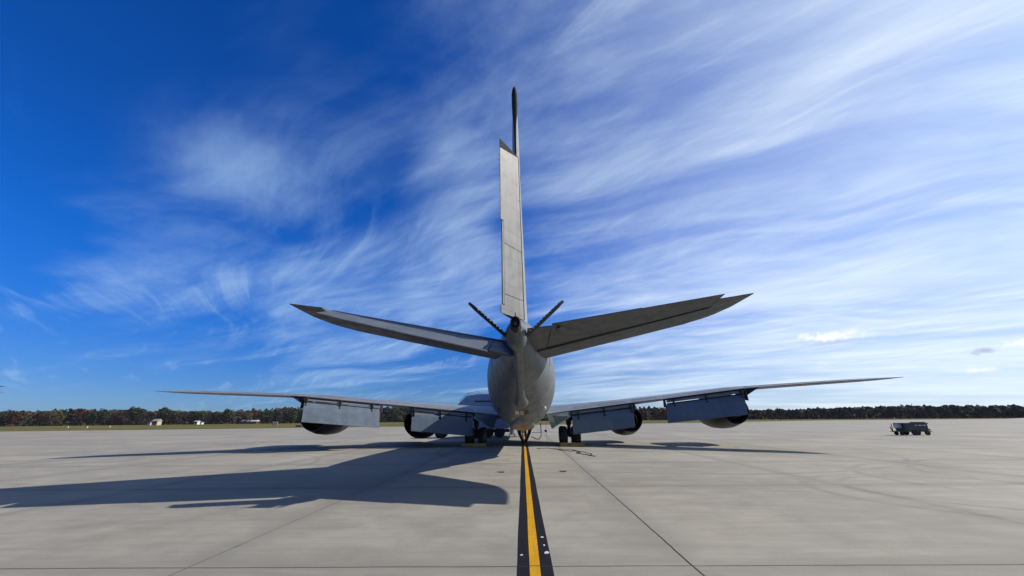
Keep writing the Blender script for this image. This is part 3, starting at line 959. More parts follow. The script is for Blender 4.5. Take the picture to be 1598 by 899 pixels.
for s_ in (-1, 1):
    b_ = MB()
    xs = [1.0, 1.8, 2.6, 3.4, 3.45, 4.5, 5.5, 6.5, 7.0, 7.5, 7.55, 8.4, 9.3, 9.35, 10.5, 12, 13.4, 13.45, 15, 16.5, 18, 19, 19.5, 19.8, 19.94]
    rings = []
    for x in xs:
        le, te = wle(x), wte(x)
        ch = le.y - te.y
        cut = 0.985
        rings.append(wing_ring(s_, x, cut))
    b_.loft(rings)
    wing = b_.build('wing', M['wing'], ROOT, OFF, 40)
    # spoilers / aileron seams on the upper rear surface
    def top_pt(x, f, out=0.004):
        le, te = wle(x), wte(x)
        ch = le.y - te.y
        t_ = (0.115 - 0.03 * min(1, x / 14)) * ch
        p = le + (te - le) * f
        return Vector((s_ * x, p.y, p.z + naca(f) * t_ + out))
    for nm, xa, xb, f0, f1 in (('spoiler', 3.8, 5.5, 0.78, 0.90), ('spoiler', 5.55, 7.3, 0.77, 0.90), ('aileron', 7.7, 9.2, 0.76, 0.985), ('spoiler', 9.6, 11.4, 0.74, 0.89), ('spoiler', 11.45, 13.2, 0.73, 0.89), ('aileron', 13.8, 18.4, 0.74, 0.985)):
        b_ = MB()
        n = 6
        lo = []; hi = []
        for k in range(n + 1):
            x = xa + (xb - xa) * k / n
            lo.append((top_pt(x, f0, 0.015), top_pt(x, f1, 0.014)))
        vs = [p for pr in lo for p in pr]
        vs2 = [Vector(p) - Vector((0, 0, 0.03)) for p in vs]
        fs = []
        for k in range(n):
            fs.append((2 * k, 2 * k + 1, 2 * k + 3, 2 * k + 2))
        N_ = len(vs)
        fs2 = [tuple(i + N_ for i in f)[::-1] for f in fs]
        side = []
        for k in range(n):
            side.append((2 * k, 2 * k + 2, 2 * k + 2 + N_, 2 * k + N_))
            side.append((2 * k + 1, 2 * k + 3, 2 * k + 3 + N_, 2 * k + 1 + N_))
        side += [(0, 1, 1 + N_, N_), (N_ - 2, N_ - 1, 2 * N_ - 1, 2 * N_ - 2)]
        b_.add(vs + vs2, fs + fs2 + side)
        b_.build(nm, M['wing'], wing, OFF, 40)
        b_ = MB(); b_.tube([top_pt(xa + (xb - xa) * k / 6, f0 + 0.004, 0.012) for k in range(7)], 0.014, 4)
        b_.build('surface_seam', M['dark'], wing, OFF)
    # flaps
    for nm, xa, xb in FLAPS:
        ang = radians(61 if nm == 'outboard' else 66)
        b_ = MB(); rings = []
        for x in (xa + 0.06, (xa + xb) / 2, xb - 0.08):
            c_ = 1.32
            p = wte(x) + Vector((0, -0.04, -0.35))
            kk = 0.516 if nm == 'outboard' else 0.25
            nn = sqrt(1 + kk * kk)
            fw = Vector((kk / nn * cos(ang), cos(ang) / nn, sin(ang))); up = Vector((-kk / nn * sin(ang), -sin(ang) / nn, cos(ang)))
            r_ = []
            prof = [(-0.02, 0.0), (0.05, 0.09), (0.2, 0.13), (0.5, 0.10), (1.0, 0.012)]
            for f, h_ in prof: r_.append(p - fw * c_ * f + up * h_)
            for f, h_ in prof[::-1]: r_.append(p - fw * c_ * f - up * h_ * 0.5)
            for q in r_: q.x = s_ * q.x
            rings.append(r_)
        b_.loft(rings)
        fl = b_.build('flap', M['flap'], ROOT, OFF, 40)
        # fore flap (vane) between wing and flap
        b_ = MB(); rings = []
        for x in (xa + 0.08, (xa + xb) / 2, xb - 0.08):
            p = wte(x) + Vector((0, 0.06, -0.07))
            a2 = radians(68); fw = Vector((0, cos(a2), sin(a2))); up = Vector((0, -sin(a2), cos(a2)))
            r_ = [p + up * 0.04, p - fw * 0.09 + up * 0.08, p - fw * 0.20 + up * 0.06, p - fw * 0.20 + up * 0.0, p - fw * 0.08 - up * 0.01]
            for q in r_: q.x = s_ * x
            rings.append(r_)
        b_.loft(rings)
        b_.build('vane', M['wing'], fl, OFF, 40)
        b_ = MB(); b_.tube([wte(x) * 1 + Vector(((s_ - 1) * x, -0.12, -0.315)) for x in (xa + 0.06, xb - 0.1)], 0.032, 6)
        b_.build('slot_shade', M['black'], fl, OFF)  # black tube paints the shade in the gap between vane and flap
        b_ = MB(); b_.tube([wte(x) * 1 + Vector(((s_ - 1) * x, -0.05, -0.045)) for x in (xa + 0.02, xb - 0.02)], 0.050, 6)
        b_.build('cove_shade', M['black'], fl, OFF)  # black tube paints the shade of the cove under the wing edge
        # hinge arms
        for fx in (0.10, 0.52, 0.94):
            x = xa + (xb - xa) * fx
            p = wte(x); p.x *= s_
            b_ = MB()
            b_.box(p.x - 0.035, p.x + 0.035, p.y - 0.24, p.y - 0.06, p.z - 0.46, p.z - 0.02)
            b_.box(p.x - 0.06, p.x + 0.06, p.y - 0.32, p.y - 0.18, p.z - 0.66, p.z - 0.46)
            b_.build('hinge_arm', M['black'], fl, OFF, bevel=0.01)
        # track fairing plates at the ends
        for x, o_, big in ((xa, -1, 0), (xb, 1, 1)):
            p = wte(x); p.x *= s_
            b_ = MB()
            if nm == 'outboard' and big:
                prof = [(0.25, -0.02), (0.25, -0.66), (-0.18, -0.72), (-0.05, -0.02)]
                x0_, x1_ = p.x, p.x + s_ * 0.07
                # sloping cheek of the wing cut-out
                vs = [(p.x, p.y + 0.3, p.z - 0.03), (p.x + s_ * 0.72, p.y - 0.30, p.z + 0.02), (p.x, p.y + 0.2, p.z - 0.52),
                      (p.x, p.y + 1.2, p.z - 0.08), (p.x + s_ * 0.72, p.y + 0.7, p.z - 0.02), (p.x, p.y + 1.1, p.z - 0.40)]
                b_.add(vs, [(0, 1, 2), (3, 5, 4), (0, 3, 4, 1), (1, 4, 5, 2), (2, 5, 3, 0)])
            else:
                prof = [(0.25, -0.02), (0.25, -0.50), (-0.16, -0.58), (-0.05, -0.02)]
            xm = p.x + s_ * o_ * 0.02
            b_.loft([[(xm - 0.03, p.y + a_, p.z + z_) for a_, z_ in prof], [(xm + 0.03, p.y + a_, p.z + z_) for a_, z_ in prof]])
            b_.build('flap_track', M['black'], fl, OFF)
    # fillet flap / drooped root panel beside the fuselage with the open gear door below
    b_ = MB()
    a0, a1 = wte(1.75), wte(3.30)
    def P_(x, y, z): return Vector((s_ * x, y, z))
    up_pts = [P_(1.72, a0.y, a0.z - 0.04), P_(3.30, a1.y, a1.z - 0.04), P_(3.30, 28.1, 1.88), P_(1.98, 28.0, 1.10)]
    lo_pts = [q + Vector((0, 0.07, -0.02)) for q in up_pts]
    b_.loft([up_pts, lo_pts])
    ff = b_.build('fillet_flap', M['primer'], ROOT, OFF, 30)
    b_ = MB(); b_.tube([up_pts[2] + Vector((0, -0.02, 0)), up_pts[3] + Vector((0, -0.02, 0))], 0.025, 6)
    b_.build('fillet_lit_edge', M['metal'], ff, OFF)  # bright tube paints the sunlit lower edge of the panel
    b_ = MB()
    for k in range(5):
        t_ = 0.15 + k * 0.17
        p = lerp(up_pts[2], up_pts[3], t_); q = lerp(up_pts[1], up_pts[0], t_)
        b_.tube([p + Vector((0, -0.03, 0)), lerp(p, q, 0.5) + Vector((0, -0.03, 0))], 0.012, 4)
    b_.build('stiffener', M['darkgrey'], ff, OFF)

    # engines: nacelle, exhausts, pylon
    for ex, y0, y1, zc in ((14.2, 27.7, 32.0, 2.12), (8.12, 31.3, 35.6, 1.62)):
        cx = s_ * ex
        L = y1 - y0
        b_ = MB()
        # outer skin, then the inner wall of the fan duct (nozzle annulus open to the rear)
        prof = [(y1 - y0, 0.80), (L - 0.06, 0.92), (L - 0.4, 1.08), (L - 1.2, 1.21), (L - 2.2, 1.235), (1.2, 1.17), (0.5, 1.03), (0.0, 0.91), (0.0, 0.885), (0.5, 0.90), (1.6, 0.86), (1.7, 0.30)]
        b_.lathe([(t_, r_) for t_, r_ in prof], (cx, y0, zc), (0, 1, 0), 40)
        b_.lathe([(L, 0.80), (L - 0.5, 0.78), (L - 1.2, 0.76), (L - 1.25, 0.02)], (cx, y0, zc), (0, 1, 0), 32)
        nac = b_.build('engine_nacelle', M['darkgrey'], ROOT, OFF, 40)  # shade on the nacelle from below and behind is in its dark grey
        b_ = MB(); b_.lathe([(1.6, 0.62), (0.5, 0.60), (-0.35, 0.42), (-0.36, 0.39), (0.5, 0.42), (0.6, 0.05)], (cx, y0, zc), (0, 1, 0), 28)
        b_.build('core_nozzle', M['black'], nac, OFF)
        b_ = MB(); b_.lathe([(0.55, 0.28), (0.0, 0.24), (-0.6, 0.12), (-0.85, 0.02)], (cx, y0, zc), (0, 1, 0), 20)
        b_.build('exhaust_cone', M['hotmetal'], nac, OFF)
        b_ = MB(); b_.lathe([(L - 0.85, 0.02), (L - 0.9, 0.22), (L - 1.2, 0.35)], (cx, y0, zc), (0, 1, 0), 20)
        b_.build('fan_spinner', M['darkgrey'], nac, OFF)
        # pylon
        w_ = wle(ex)
        b_ = MB()
        zt = w_.z + 0.02
        rr = []
        for z, ya, yb, th in ((zc + 1.0, y0 + 0.4, y1 - 1.3, 0.30), (zt - 0.1, w_.y - 1.8, w_.y + 0.5, 0.26), (zt + 0.10, w_.y - 0.9, w_.y + 0.35, 0.20)):
            rr.append([(cx + th / 2 * cos(a), (ya + yb) / 2 + (yb - ya) / 2 * sin(a), z) for a in [2 * pi * k / 16 for k in range(16)]])
        b_.loft(rr)
        b_.build('engine_pylon', M['wing'], ROOT, OFF, 50)

# landing gear -------------------------------------------------------------
def wheel(mbx, x, y, r, w, side=1):
    h = w / 2
    prof = [(-h * 0.72, r * 0.52), (-h * 0.95, r * 0.62), (-h, r * 0.78), (-h * 0.82, r * 0.93), (-h * 0.5, r * 0.99), (-h * 0.2, r), (h * 0.2, r), (h * 0.5, r * 0.99), (h * 0.82, r * 0.93), (h, r * 0.78), (h * 0.95, r * 0.62), (h * 0.72, r * 0.52)]
    mbx.lathe(prof, (x, y, r - 0.02), (1, 0, 0), 32)
def rim(mbx, x, y, r, w):
    h = w / 2
    mbx.lathe([(-h * 0.80, r * 0.5), (-h * 0.55, r * 0.48), (-h * 0.5, r * 0.2), (-h * 0.75, r * 0.16), (h * 0.75, r * 0.16), (h * 0.5, r * 0.2), (h * 0.55, r * 0.48), (h * 0.80, r * 0.5)], (x, y, r - 0.02), (1, 0, 0), 24)
for s_ in (-1, 1):
    b_ = MB()
    gx = s_ * 3.36
    b_.tube([(gx, 30.2, 0.62), (gx, 30.2, 2.3)], 0.13, 14)
    b_.tube([(gx, 30.2, 1.3), (gx, 30.2, 2.3)], 0.19, 14)
    b_.tube([(gx, 29.5, 0.58), (gx, 30.9, 0.58)], 0.11, 10)
    b_.tube([(gx - 0.45, 29.5, 0.6), (gx + 0.45, 29.5, 0.6)], 0.06, 8)
    b_.tube([(gx - 0.45, 30.9, 0.6), (gx + 0.45, 30.9, 0.6)], 0.06, 8)
    b_.tube([(gx, 30.2, 1.5), (gx - s_ * 1.1, 30.2, 2.3)], 0.06, 8)
    b_.tube([(gx, 29.95, 0.8), (gx, 29.75, 1.15), (gx, 29.98, 1.5)], 0.05, 6)
    gear = b_.build('landing_gear', M['darkgrey'], ROOT, OFF, 40)
    for yy in (29.5, 30.9):
        for dx in (-0.45, 0.45):
            b_ = MB(); wheel(b_, gx + dx, yy, 0.62, 0.44)
            w_ = b_.build('tyre', M['rubber'], gear, OFF, 30)
            b_ = MB(); rim(b_, gx + dx, yy, 0.62, 0.44)
            b_.build('rim', M['darkgrey'], gear, OFF, 30)
    # gear leg door
    b_ = MB(); b_.box(gx + s_ * 0.52, gx + s_ * 0.56, 29.4, 31.0, 1.25, 2.35)
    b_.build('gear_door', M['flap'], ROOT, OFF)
b_ = MB()
b_.tube([(0, 44.7, 0.45), (0, 44.9, 1.5)], 0.09, 12)
b_.tube([(-0.3, 44.7, 0.42), (0.3, 44.7, 0.42)], 0.05, 8)
b_.tube([(0, 44.8, 0.9), (0, 46.0, 1.6)], 0.05, 8)
ng = b_.build('nose_gear', M['metal'], ROOT, OFF, 40)
for dx in (-0.28, 0.28):
    b_ = MB(); wheel(b_, dx, 44.7, 0.46, 0.28); b_.build('tyre', M['rubber'], ng, OFF, 30)
    b_ = MB(); rim(b_, dx, 44.7, 0.46, 0.28); b_.build('rim', M['metal'], ng, OFF, 30)
for s_ in (-1, 1):
    b_ = MB(); b_.box(s_ * 0.50 - 0.02, s_ * 0.50 + 0.02, 44.2, 46.4, 0.85, 1.42); b_.build('gear_door', M['flap'], ROOT, OFF)

# the neighbouring aircraft on the left: same type, parked the other way round, only its tips reach the frame
SECOND = copy_tree(ROOT)
SECOND.location = (-49.9, 13.6, 0)
SECOND.rotation_euler = (0, 0, radians(182.9))
ROOT['group'] = SECOND['group'] = 'grey tanker aircraft on the apron'
SECOND['label'] = 'second grey aircraft beyond the left edge, only its dark wing and stabilizer tips showing'

# ------------------------------------------------------------------ chocks, stand, hoses
for s_ in (-1, 1):
    r = empty('wheel_chock', (0.075 + s_ * 3.36, 28.72, 0))
    b_ = MB()
    b_.loft([[(-0.84, -0.13, 0.0), (-0.84, 0.13, 0.0), (-0.84, 0.10, 0.19), (-0.84, -0.06, 0.20)], [(0.84, -0.13, 0.0), (0.84, 0.13, 0.0), (0.84, 0.10, 0.19), (0.84, -0.06, 0.20)]])
    b_.build('block', M['yellow'], r, bevel=0.012)
    b_ = MB(); b_.tube([(0.86, 0, 0.10), (0.98, -0.02, 0.05), (1.1, -0.05, 0.015), (1.3, 0.0, 0.015)], 0.012, 5)
    b_.build('rope', M['rope'], r)
    tag(r, ['yellow wooden chock behind the left main wheels, in the aircraft shadow', '', 'yellow wooden chock behind the right main wheels beside the taxi line'][s_ + 1], 'wheel chock', 'yellow chocks behind the main wheels')

r = empty('support_stand', (0.20, 32.6, 0))
for s_ in (-1, 1):
    b_ = MB()
    b_.tube([(s_ * 0.05, 0, 0.04), (s_ * 0.40, 0, 0.75), (s_ * 0.50, 0, 1.12), (s_ * 0.42, 0, 1.40)], 0.13, 10)
    b_.build('leg', M['darkgrey'], r)
    b_ = MB()
    b_.tube([(s_ * 0.03, -0.12, 0.10), (s_ * 0.27, -0.12, 0.70), (s_ * 0.33, -0.12, 1.05), (s_ * 0.20, -0.12, 1.40)], 0.035, 8)
    b_.build('brace', M['metal'], r)
b_ = MB(); b_.box(-0.16, 0.16, -0.2, 0.2, 0, 0.06); b_.build('foot_plate', M['dark'], r)
b_ = MB(); b_.box(-0.45, 0.45, -0.14, 0.14, 1.38, 1.46); b_.build('cradle', M['dark'], r)
tag(r, 'dark V-shaped support stand with pale braces under the belly on the taxi line', 'stand')

b_ = MB(); b_.tube([(1.42, 31, 1.45), (1.44, 30.9, 0.9), (1.43, 30.9, 0.55), (1.3, 30.9, 0.36), (1.12, 30.9, 0.33), (0.9, 31, 0.42), (0.72, 31.2, 0.5)], 0.03, 8)
b_.tube([(0.75, 31.1, 1.0), (0.72, 31.0, 1.25), (0.6, 31, 1.4)], 0.035, 8)
b_.tube([(0.75, 31.1, 0.78), (1.42, 31, 0.80)], 0.018, 6)
tag(b_.build('drain_hose', M['rope']), 'black hose looping down from the belly right of the V-shaped stand', 'hose')
b_ = MB(); b_.tube([(1.85, 31, 1.5), (1.80, 31.0, 0.95), (1.86, 30.9, 0.4), (1.86, 30.8, 0.012), (2.6, 29.4, 0.012)], 0.010, 6)
b_.lathe([(0, 0.03), (0.03, 0.09), (0.12, 0.10), (0.16, 0.05)], (1.79, 31.0, 0.82), (0, 0, 1), 10)
tag(b_.build('ground_wire', M['dark']), 'thin dark grounding wire with a clamp hanging between belly and right wheels', 'wire')

rnd = random.Random(3)
def wiggle(pts, amp, n=12):
    out = []
    for a, c_ in zip(pts, pts[1:]):
        for k in range(n):
            t_ = k / n
            out.append((a[0] + (c_[0] - a[0]) * t_ + amp * (rnd.random() - 0.5), a[1] + (c_[1] - a[1]) * t_ + amp * 2.2 * (rnd.random() - 0.5), 0.02))
    return out
b_ = MB()
rope = [(0.95, 26.0), (1.5, 26.4), (2.1, 25.6), (2.3, 24.3), (2.75, 23.7), (3.0, 24.2), (3.15, 22.9), (2.85, 22.4), (3.3, 21.3), (3.55, 20.3)]
b_.tube(wiggle(rope, 0.14, 7), 0.016, 5)
b_.tube(wiggle([(2.0, 25.4), (2.9, 25.3), (3.2, 23.6), (3.6, 21.9), (3.3, 20.8)], 0.14, 7), 0.013, 5)
tag(b_.build('rope', M['rope']), 'tangled black rope lying on sunlit concrete behind the right main wheels', 'rope')

# ------------------------------------------------------------------ truck behind the left wing
TR = empty('utility_truck', (-5.35, 42.8, 0))
tag(TR, 'pale blue utility truck with a tall box body, half hidden behind the left wing root', 'truck')
b_ = MB()   # facing -x
b_.loft([[(x, y, z) for x, z in ((-4.0, 0.45), (-4.0, 0.95), (-3.7, 1.28), (-2.5, 1.42), (-2.5, 0.45))] for y in (-1.0, 1.0)])
b_.build('hood', M['truckblue'], TR, bevel=0.05)
b_ = MB()
b_.loft([[(x, y, z) for x, z in ((-2.5, 0.55), (-2.5, 1.45), (-1.95, 2.25), (-0.6, 2.35), (-0.6, 0.55))] for y in (-1.02, 1.02)])
cab = b_.build('cab', M['truckblue'], TR, bevel=0.05)
b_ = MB(); b_.add([(-2.10, -1.045, 1.5), (-0.9, -1.045, 1.5), (-0.9, -1.045, 2.15), (-1.72, -1.045, 2.15), (-2.10, -1.03, 1.5), (-0.9, -1.03, 1.5), (-0.9, -1.03, 2.15), (-1.72, -1.03, 2.15)], [(0, 1, 2, 3), (4, 7, 6, 5), (0, 4, 5, 1), (1, 5, 6, 2), (2, 6, 7, 3), (3, 7, 4, 0)])
b_.build('side_window', M['glass'], cab)
b_ = MB()
b_.loft([[(x, y, z) for x, z in ((-1.2, 0.85), (-1.2, 3.2), (-0.3, 4.05), (0.9, 4.25), (4.1, 4.25), (4.1, 0.85))] for y in (-1.2, 1.2)])
bx = b_.build('box_body', M['truckblue'], TR, bevel=0.08)
b_ = MB(); b_.box(0.6, 2.6, -1.225, -1.2, 3.45, 3.58); b_.build('vent_slot', M['dark'], bx)
for yy in (-1.0, 1.0):
    b_ = MB(); b_.tube([(-1.0, yy, 3.55), (-0.2, yy, 4.30), (0.8, yy, 4.55), (2.0, yy, 4.62), (3.9, yy, 4.62)], 0.03, 6)
    for xx in (-0.1, 0.9, 2.0, 3.0): b_.tube([(xx, yy, 4.1), (xx, yy, 4.56)], 0.02, 6)
    b_.build('roof_rail', M['white'], bx)
b_ = MB(); b_.box(-3.9, 4.1, -0.45, 0.45, 0.5, 0.8); b_.build('chassis', M['dark'], TR)
for x in (-2.9, 1.9, 3.1):
    for y in (-0.9, 0.9):
        b_ = MB(); b_.lathe([(-0.15, 0.28), (-0.15, 0.46), (-0.10, 0.52), (0.10, 0.52), (0.15, 0.46), (0.15, 0.28)], (x, y, 0.50), (0, 1, 0), 24)
        w_ = b_.build('wheel', M['rubber'], TR)
        b_ = MB(); b_.lathe([(-0.12, 0.27), (-0.08, 0.10), (0.08, 0.10), (0.12, 0.27)], (x, y, 0.50), (0, 1, 0), 16)
        b_.build('rim', M['metal'], w_)
for x in (-2.9,):
    b_ = MB()
    b_.loft([[(x + 0.72 * cos(a), y, 0.50 + 0.66 * sin(a)) for a in [pi * k / 10 for k in range(11)]] + [(x + 0.60 * cos(a), y, 0.50 + 0.57 * sin(a)) for a in [pi * (10 - k) / 10 for k in range(11)]] for y in (-1.06, -0.75)])
    b_.build('fender', M['truckblue'], TR)
r = empty('fire_extinguisher', (-1.0, 42.3, 0))
b_ = MB(); b_.lathe([(0.25, 0.02), (0.27, 0.17), (1.1, 0.18), (1.25, 0.10), (1.32, 0.02)], (0, 0, 0), (0, 0, 1), 16); b_.build('cylinder', M['white'], r)
b_ = MB()
b_.tube([(-0.2, 0.05, 0.2), (-0.2, 0.05, 1.45), (0.2, 0.05, 1.45), (0.2, 0.05, 0.2)], 0.02, 6); b_.build('frame', M['dark'], r)
for x in (-0.28, 0.28):
    b_ = MB(); b_.lathe([(-0.03, 0.12), (-0.03, 0.2), (0.03, 0.2), (0.03, 0.12)], (x, 0.05, 0.2), (1, 0, 0), 16); b_.build('wheel', M['rubber'], r)
tag(r, 'white wheeled fire extinguisher standing left of the nose wheel', 'fire extinguisher')

# ------------------------------------------------------------------ ground power cart on the right
GC = empty('generator_cart', (37.1, 40.6, 0), (0, 0, radians(-4)))
GC.scale = (0.91, 0.91, 0.91)
tag(GC, 'dark navy generator cart with a tow bar, alone on the right of the apron', 'cart')
b_ = MB()
b_.box(-0.95, 1.35, -0.6, 0.6, 0.42, 1.12)
hb = b_.build('housing', M['cart'], GC, bevel=0.04)
b_ = MB(); b_.box(-1.0, 1.42, -0.64, 0.64, 1.12, 1.22); b_.box(0.55, 1.30, -0.5, 0.5, 1.22, 1.30)
b_.build('lid', M['cart'], hb, bevel=0.02)
for k, (xa, xb) in enumerate(((0.1, 0.32), (0.45, 0.75), (0.85, 1.15))):
    b_ = MB(); b_.box(xa, xb, -0.625, -0.6, 0.94, 1.02); b_.build('vent', M['metal'], hb)
b_ = MB(); b_.box(-0.5, 0.3, -0.62, -0.6, 0.52, 0.86); b_.build('access_panel', M['darkgrey'], hb, bevel=0.008)
b_ = MB(); b_.box(-1.26, -0.98, -0.35, 0.35, 0.72, 1.15); b_.build('control_box', M['metal'], GC, bevel=0.02)
b_ = MB(); b_.box(-1.35, 1.6, -0.55, 0.55, 0.34, 0.42)
b_.tube([(-1.3, -0.5, 0.40), (-1.3, -0.5, 1.16)], 0.03, 6); b_.tube([(-1.3, 0.5, 0.40), (-1.3, 0.5, 1.16)], 0.03, 6)
b_.build('frame', M['cart'], GC)
b_ = MB(); b_.tube([(-1.35, 0, 0.38), (-1.80, 0, 0.36), (-1.95, 0, 0.40)], 0.035, 6)
b_.tube([(-1.72, 0, 0.36), (-1.85, 0, 0.85)], 0.045, 6)
b_.build('tow_bar', M['cart'], GC)
b_ = MB(); b_.lathe([(0, 0.26), (0.3, 0.28), (0.34, 0.2)], (1.36, 0.1, 0.72), (1, 0, 0), 14); b_.lathe([(0, 0.1), (0.3, 0.1)], (1.36, -0.3, 0.55), (1, 0, 0), 10)
b_.build('cable_reel', M['dark'], GC)
for x, y, r_ in ((-1.15, -0.35, 0.19), (-1.15, 0.35, 0.19), (-0.05, -0.55, 0.30), (-0.05, 0.55, 0.30), (1.15, -0.55, 0.24), (1.15, 0.55, 0.24)):
    b_ = MB(); b_.lathe([(-0.09, r_ * 0.5), (-0.10, r_ * 0.85), (-0.06, r_), (0.06, r_), (0.10, r_ * 0.85), (0.09, r_ * 0.5)], (x, y, r_ - 0.005), (0, 1, 0), 20)
    b_.build('wheel', M['rubber'], GC)

# ------------------------------------------------------------------ background: tree line
rnd = random.Random(11)
def crown_mesh(kind, seed, h, w, n=420):
    r = random.Random(seed)
    b_ = MB()
    # lobes, then clumps of small leaf faces spread through each lobe
    lobes = []
    for k in range(r.randint(6, 9)):
        t_ = r.random()
        zz = h * (0.30 + 0.62 * t_)
        rad = w * 0.5 * (0.95 - 0.55 * abs(t_ - 0.35)) * (0.55 + 0.5 * r.random())
        a = r.random() * 2 * pi
        off = (w * 0.5 - rad) * (0.4 + 0.9 * r.random())
        if kind == 'pine':
            off *= 0.3; rad *= (1.1 - 0.8 * t_)
        lobes.append((off * cos(a), off * sin(a), zz, max(rad, 0.5)))
    for k in range(n):
        lx, ly, lz, lr = lobes[k % len(lobes)]
        d = Vector((r.gauss(0, 1), r.gauss(0, 1), r.gauss(0, 1))).normalized()
        rr = lr * (0.55 + 0.5 * r.random() ** 0.6)
        p = Vector((lx, ly, lz)) + d * rr
        p.z = max(0.6, p.z)
        s_ = 0.28 + 0.34 * r.random()
        nrm = (d + Vector((r.gauss(0, .6), r.gauss(0, .6), r.gauss(0, .6)))).normalized()
        a_ = nrm.orthogonal().normalized(); c_ = nrm.cross(a_)
        vs = [p + a_ * s_ * cos(q) * (0.7 + 0.6 * r.random()) + c_ * s_ * sin(q) * (0.7 + 0.6 * r.random()) for q in (0.3, 1.5, 2.8, 4.0, 5.2)]
        b_.add(vs, [(0, 1, 2, 3, 4)])
    return b_
def trunk_mesh(seed, h):
    r = random.Random(seed)
    b_ = MB()
    b_.tube([(0, 0, -0.1), (r.uniform(-.1, .1), r.uniform(-.1, .1), h * 0.4), (r.uniform(-.3, .3), r.uniform(-.3, .3), h * 0.8)], 0.22, 6, r1=0.06)
    for k in range(5):
        a = r.random() * 2 * pi; z0 = h * (0.3 + 0.35 * r.random()); l_ = h * 0.22
        b_.tube([(0, 0, z0), (cos(a) * l_, sin(a) * l_, z0 + l_ * 0.9)], 0.08, 5, r1=0.03)
    return b_
PROTO = []
TL = {'green': 'dark green tree in the distant line beyond the airfield grass',
      'rust': 'rust brown autumn tree in the distant line beyond the airfield grass',
      'olive': 'yellowish olive autumn tree in the distant line beyond the airfield grass',
      'bare': 'grey brown half bare tree in the distant line beyond the airfield grass'}
for i, kind in enumerate(['green', 'green', 'rust', 'olive', 'bare', 'green', 'rust', 'olive', 'bare', 'green']):
    r = random.Random(i * 13 + 5)
    h = 10 * (0.85 + 0.3 * r.random()); w = 8.0 * (0.8 + 0.5 * r.random())
    t = empty('tree')
    tag(t, TL[kind], 'tree', {'green': 'dark green trees of the far tree line', 'rust': 'rust brown trees of the far tree line', 'olive': 'olive trees of the far tree line', 'bare': 'half bare trees of the far tree line'}[kind])
    crown_mesh(kind, i, h, w, 620 if kind != 'bare' else 380).build('crown', LEAF[kind], t, angle=0)
    trunk_mesh(i, h).build('trunk', M['bark'], t)
    PROTO.append((kind, t))
LINE = [(-640, 300), (-440, 268), (-330, 268), (-230, 330), (-120, 400), (0, 430), (90, 385), (160, 340), (240, 300), (320, 262), (420, 232)]
HT_ = [(-640, 8.6), (-380, 9.2), (-350, 8.3), (-310, 10.4), (-280, 9.6), (-235, 9.2), (-215, 11.4), (-170, 12.2), (-120, 12.8), (0, 12.0), (60, 12.5), (100, 12.0), (150, 7.6), (200, 6.9), (260, 6.8), (300, 6.9), (340, 7.2), (420, 6.6)]
first = set()
x = -560.0
N_T = 0
while x < 400:
    y = interp(LINE, x) + rnd.uniform(-9, 9)
    hh = interp(HT_, x) / 10.0 * rnd.uniform(0.74, 1.12)
    # colour by stretch: more rust in patches, dark on the right
    pr = 0.5 + 0.5 * sin(x * 0.035 + 1.3)
    u_ = rnd.random()
    if x > 190: kind = 'green' if u_ < 0.6 else ('bare' if u_ < 0.9 else 'rust')
    elif x > 30: kind = 'rust' if u_ < 0.4 else ('bare' if u_ < 0.6 else ('olive' if u_ < 0.75 else 'green'))
    else: kind = 'rust' if u_ < 0.45 * pr else ('olive' if u_ < 0.45 * pr + 0.17 else ('bare' if u_ < 0.45 * pr + 0.34 else 'green'))
    cand = [i for i, (k_, t_) in enumerate(PROTO) if k_ == kind]
    i = rnd.choice(cand)
    t = PROTO[i][1]
    if i in first:
        t = copy_tree(t)
    first.add(i)
    t.location = (x, y, -0.03)
    t.rotation_euler = (0, 0, rnd.random() * 6.28)
    sxy = hh * rnd.uniform(0.85, 1.25)
    t.scale = (sxy, sxy, hh)
    N_T += 1
    x += rnd.uniform(3.1, 4.6)
for i, (k_, t_) in enumerate(PROTO):
    if i not in first:
        t_.location = (-150 + i * 20, 436, -0.03)
# dense wood behind: reads as one mass
b_ = MB(); mats = [LEAF['green'], LEAF['bare'], LEAF['rust'], LEAF['olive']]
r = random.Random(99)
for k in range(42000):
    x = r.uniform(-800, 560)
    dep = r.random()
    y = interp(LINE, max(-640, min(420, x))) + 14 + dep * 60
    top = interp(HT_, max(-640, min(420, x))) * (1.02 + 0.10 * sin(x * 0.05) + 0.06 * sin(x * 0.21 + dep * 9) + 0.06 * r.random())
    if x > 215: top += 0.3 * min(1, (x - 215) / 30)
    z = top * r.random() ** 0.75
    s_ = r.uniform(0.9, 1.9)
    nrm = Vector((r.gauss(0, 1), r.gauss(-0.6, 1), r.gauss(0.5, 1))).normalized()
    a_ = nrm.orthogonal().normalized(); c_ = nrm.cross(a_)
    p = Vector((x, y, max(z, 0.5)))
    mi = 0 if sin(x * 0.11) + r.gauss(0, 0.7) > -0.3 else r.choice((1, 1, 2, 3))
    b_.add([p + a_ * s_ * cos(q) * (0.6 + 0.7 * r.random()) + c_ * s_ * sin(q) * (0.6 + 0.7 * r.random()) for q in (0.2, 1.4, 2.6, 3.9, 5.1)], [(0, 1, 2, 3, 4)], mi)
wood = tag(b_.build('woodland', mats, angle=0), 'dense autumn woodland behind the front trees of the airfield edge', None, None, 'stuff')
